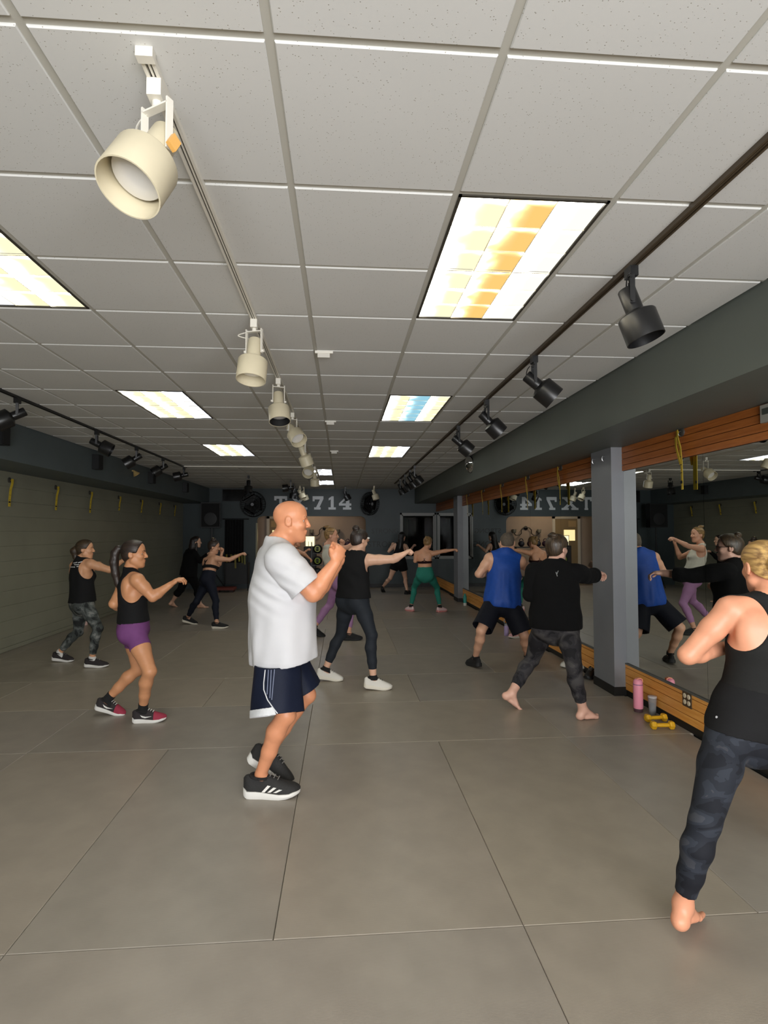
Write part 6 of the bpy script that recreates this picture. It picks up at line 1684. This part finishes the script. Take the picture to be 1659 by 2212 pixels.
# ---------------------------------------------------------------- 11 black sweatshirt, camouflage leggings, barefoot
def p_sweat():
    sk = skin('pale_pink', (226, 178, 156)); hm = hair_mat('brown', (44, 34, 24), (74, 58, 40))
    S = dict(label='barefoot person in black sweatshirt and camouflage leggings before the pillar', H=1.66, Y=4.9, face=55, chest=62, P=(1200, 1350), N=(1198, 1224), head=(1203, 1185, .03), look=35, h=.0062, skin=sk, shoes=None, bw=1.22, tw=1.34, td=1.3, aw=1.3, lw=1.12, hairmat=hm, sw=1.15, hs=1.06, nw=1.2,
             armR=dict(e=(1275, 1245, 'f'), w=(1290, 1239, 'f'), h=(1302, 1238, .05), palm=(.2, .2, -1), curl=HALF), armL=dict(e=(1146, 1283, 'c'), w=(1166, 1270, 'f'), palm=(.7, 0, -.3)),
             legR=dict(k=(1240, 1440), foot=(1284, 1551, 14, 0)), legL=dict(k=(1150, 1424), foot=(1116, 1530, 2, 36)))
    r = person(S)
    leggings(r, camo('charcoal_camouflage', ((34, 33, 36), (48, 47, 50), (62, 60, 62), (74, 72, 72)), 9), .006, waist=.25, ankle=.80)
    J, up, Pp, L, N = r['J'], r['up'], r['P'], r['L'], r['N']
    s = r['s']
    gs = [(('torso', 'shoulder', 'trap'), .016, [('plane', Pp-up*(L*.04), -up), ('sub', ELL(N+up*.06*s+r['fc']*.02, (.072*s, .078*s, .075*s), np.stack([r['rc'], r['fc'], up], 1), .01))], [SEG(Pp, Pp+up*(L*.6), (.20, .16), (.195, .15), .04, 'x', side=r['rc'])])]
    for q in ('R', 'L'):
        gs.append((('shoulder'+q, 'arm'+q, 'fore'+q), .020, [('plane', J['W'+q]-(J['W'+q]-J['E'+q])*(.42 if q == 'R' else .1), unit(J['W'+q]-J['E'+q]))], []))
    sw = cloth2(r, 'sweatshirt', fabric('black_fleece', (12, 12, 13), .95, .2), gs, post=folds(.004, 26, (1, 0, .5), 12), smooth_it=4)
    pt = r['pt']
    hair_cap(r, hm, .012, front=.05, low=-.062, extra=[SEG(pt(0, -.05, .09), pt(0, -.065, .115), .030, .028, .02, 'x'), ELL(pt(.01, -.07, .118), np.array([.038, .030, .022]), r['HR'], .02, 'x'), ELL(pt(-.03, -.06, .115), np.array([.022, .016, .014]), r['HR'], .02, 'x')])
    gm = mat('glasses_black', (16, 16, 18), .3); g = MB()
    for sg in (-1, 1):
        g.tube([pt(sg*.033+.021*math.cos(a), .099, .004+.017*math.sin(a)) for a in [6.2832*i/16 for i in range(17)]], .0022, 6)
        g.tube([pt(sg*.054, .098, .010), pt(sg*.074, .06, .010), pt(sg*.079, .0, .008)], .0022, 6)
    g.tube([pt(-.012, .100, .008), pt(0, .104, .010), pt(.012, .100, .008)], .0022, 6); g.build('glasses', gm, r['root'], True)
    M_pr = mat('grey_logo_print', (150, 152, 152), .8)
    surf_stroke('logo', [sw], ((1201, 1236), (1204, 1245)), .0035, M_pr, sw); surf_stroke('logo', [sw], ((1206, 1233), (1203, 1240)), .0028, M_pr, sw)
    return r

# ---------------------------------------------------------------- 12 woman in the right foreground
def p_front():
    sk = skin('sunlit', (214, 150, 118)); hm = hair_mat('honey_blonde', (124, 92, 56), (206, 168, 104), 'y')  # warm golden skin colour, honey blonde hair
    S = dict(label='blonde woman in black tank and dark leggings cut off by right photo edge', H=1.64, Y=2.27, face=72, chest=74, P=(1628, 1575), N=(1668, 1307), head=(1650, 1226, .06), look=80, nod=4, h=.0050, skin=sk, shoes=None, bw=1.04, tw=1.06, aw=1.1, hairmat=hm, sw=1.06, lw=1.0,
             armR=dict(e=(1790, 1420, 'c'), w=(1740, 1360, 'f'), palm=(-.5, -.3, 0)), armL=dict(e=(1486, 1415, 'c'), w=(1572, 1398, 'f'), palm=(.5, 0, -.6)),
             legR=dict(k=(1742, 1745), foot=(1800, 1870, 50, 0)), legL=dict(k=(1516, 1800), foot=(1492, 1984, 42, 10, .02)))
    r = person(S)
    lg = leggings(r, camo('navy_black_camouflage', ((24, 26, 32), (34, 37, 44), (44, 48, 56), (58, 60, 66)), 7, stretch=(1, 1, 1.8)), .004, waist=.30, ankle=.86)
    tk = tank(r, fabric('black_ribbed_tank', (26, 26, 25), .8), inf=.005, hem=.16, arm_r=.125, arm_in=-.016, arm_back=.075, neck_r=.075, arm_dz=-.040, loose=.0, arm_v=1.0)
    pt = r['pt']
    ex = [ELL(pt(.0, -.112, .012), np.array([.046, .036, .046])*r['hs'], r['HR'], .02, 'x')]
    hair_cap(r, hm, .007, front=.040, low=-.040, face_tilt=.15, extra=ex)
    wb = cloth(r, 'waistband', fabric('black_knit', (22, 22, 23)), ('torso', 'thigh'), .0062, [('plane', r['P']+r['up']*(r['L']*.32), r['up']), ('plane', r['P']-r['up']*(r['L']*.05), -r['up'])])
    wb.parent = lg
    hcl = cast([wb], 1548, 1549)
    if hcl: MB().lathe([(0, .005), (.0015, .005), (.002, 0)], hcl[0], hcl[1], 12).build('logo', mat('reflective_logo', (200, 200, 204), .3), lg)
    return r

# ---------------------------------------------------------------- 13 person mostly hidden behind the bald man
def p_hidden():
    sk = skin('peach', (214, 158, 124)); hm = hair_mat('brown', (44, 34, 24), (74, 58, 40))
    S = dict(label='person in dark clothes mostly hidden behind the bald man', H=1.62, Y=12.6, face=20, chest=30, P=(636, 1230), N=(638, 1187), head=(641, 1170, .0), look=5, h=.011, skin=sk, shoes=1, hairmat=hm,
             armR=dict(e=(656, 1196, 'c'), w=(668, 1206, 'c')), armL=dict(e=(650, 1200, 'f'), w=(662, 1190, 'c')),
             legR=dict(k=(645, 1270), foot=(652, 1305, 0, 0)), legL=dict(k=(630, 1270), foot=(622, 1302, 0, 0)))
    r = person(S)
    leggings(r, fabric('black_leggings', (16, 16, 18)), ankle=.9); tank(r, BLK, inf=.008, hem=.06)
    hair_cap(r, hm, .011)
    for q in ('R', 'L'): shoe(r, q, mat('shoe_black_knit', (18, 18, 19), .8), mat('shoe_black_sole', (26, 26, 26), .7))
    return r

# ---------------------------------------------------------------- shoes and bottles left along the right wall
def loose_shoe(u, v, head, pitch, upper, sole, label, sc=.95, z=0.0):
    ff = foot_frame((u, v, head, pitch, z), sc, True); o = ff['org']
    t = thing('sneaker', label, 'shoe', (float(o[0]), float(o[1]), 0), 'sneakers left along the right wall')
    shoe(dict(ft={'R': ff}, root=t, spec=dict(h=.006)), 'R', upper, sole, name='upper')
M_sw = mat('sneaker_white_canvas', (206, 204, 192), .7); M_sb = mat('sneaker_black_rubber', (22, 22, 22), .6)
loose_shoe(1222, 1441, 200, 0, M_sw, M_sw, 'white sneaker on the floor left of the barefoot person\'s knee')
loose_shoe(1259, 1447, 235, 0, M_sw, M_sb, 'black and white sneaker leaning beside the pillar base')
loose_shoe(1272, 1466, 225, 0, M_sb, M_sb, 'black sneaker in front of the pillar base')
loose_shoe(1108, 1378, 195, 0, mat('sneaker_pink', (206, 160, 160), .7), M_sw, 'pale pink sneaker behind the blue tank man\'s legs')
_p = onz(1094, 1373, 0); _x, _y = _p.x, _p.y
_t0 = thing('water_bottle', 'lilac bottle with a grey loop handle behind the blue tank man', 'bottle', (_x, _y, 0))
MB().lathe([(0, .034), (.006, .037), (.14, .037), (.155, .028)], (_x, _y, 0), (0, 0, 1), 20).build('body', mat('lilac_bottle', (168, 150, 190), .5), _t0, True)
MB().lathe([(.155, .030), (.185, .030), (.19, .0)], (_x, _y, 0), (0, 0, 1), 20).build('lid', mat('bottle_lid_grey', (150, 150, 152), .5), _t0, True)
MB().tube([(_x+.034*math.cos(a), _y, .215+.045*math.sin(a)) for a in [-.5+4.14*i/14 for i in range(15)]], .007, 8).build('loop_handle', mat('bottle_lid_grey', (150, 150, 152), .5), _t0, True)
import time as _t
for nm in ('man', 'black', 'lilac', 'purple', 'camo', 'navy', 'dress', 'teal', 'tattoo', 'blue', 'sweat', 'front', 'hidden'):
    if nm in PEOPLE:
        t0 = _t.time(); globals()['p_'+nm](); print('person', nm, '%.1f s' % (_t.time()-t0))
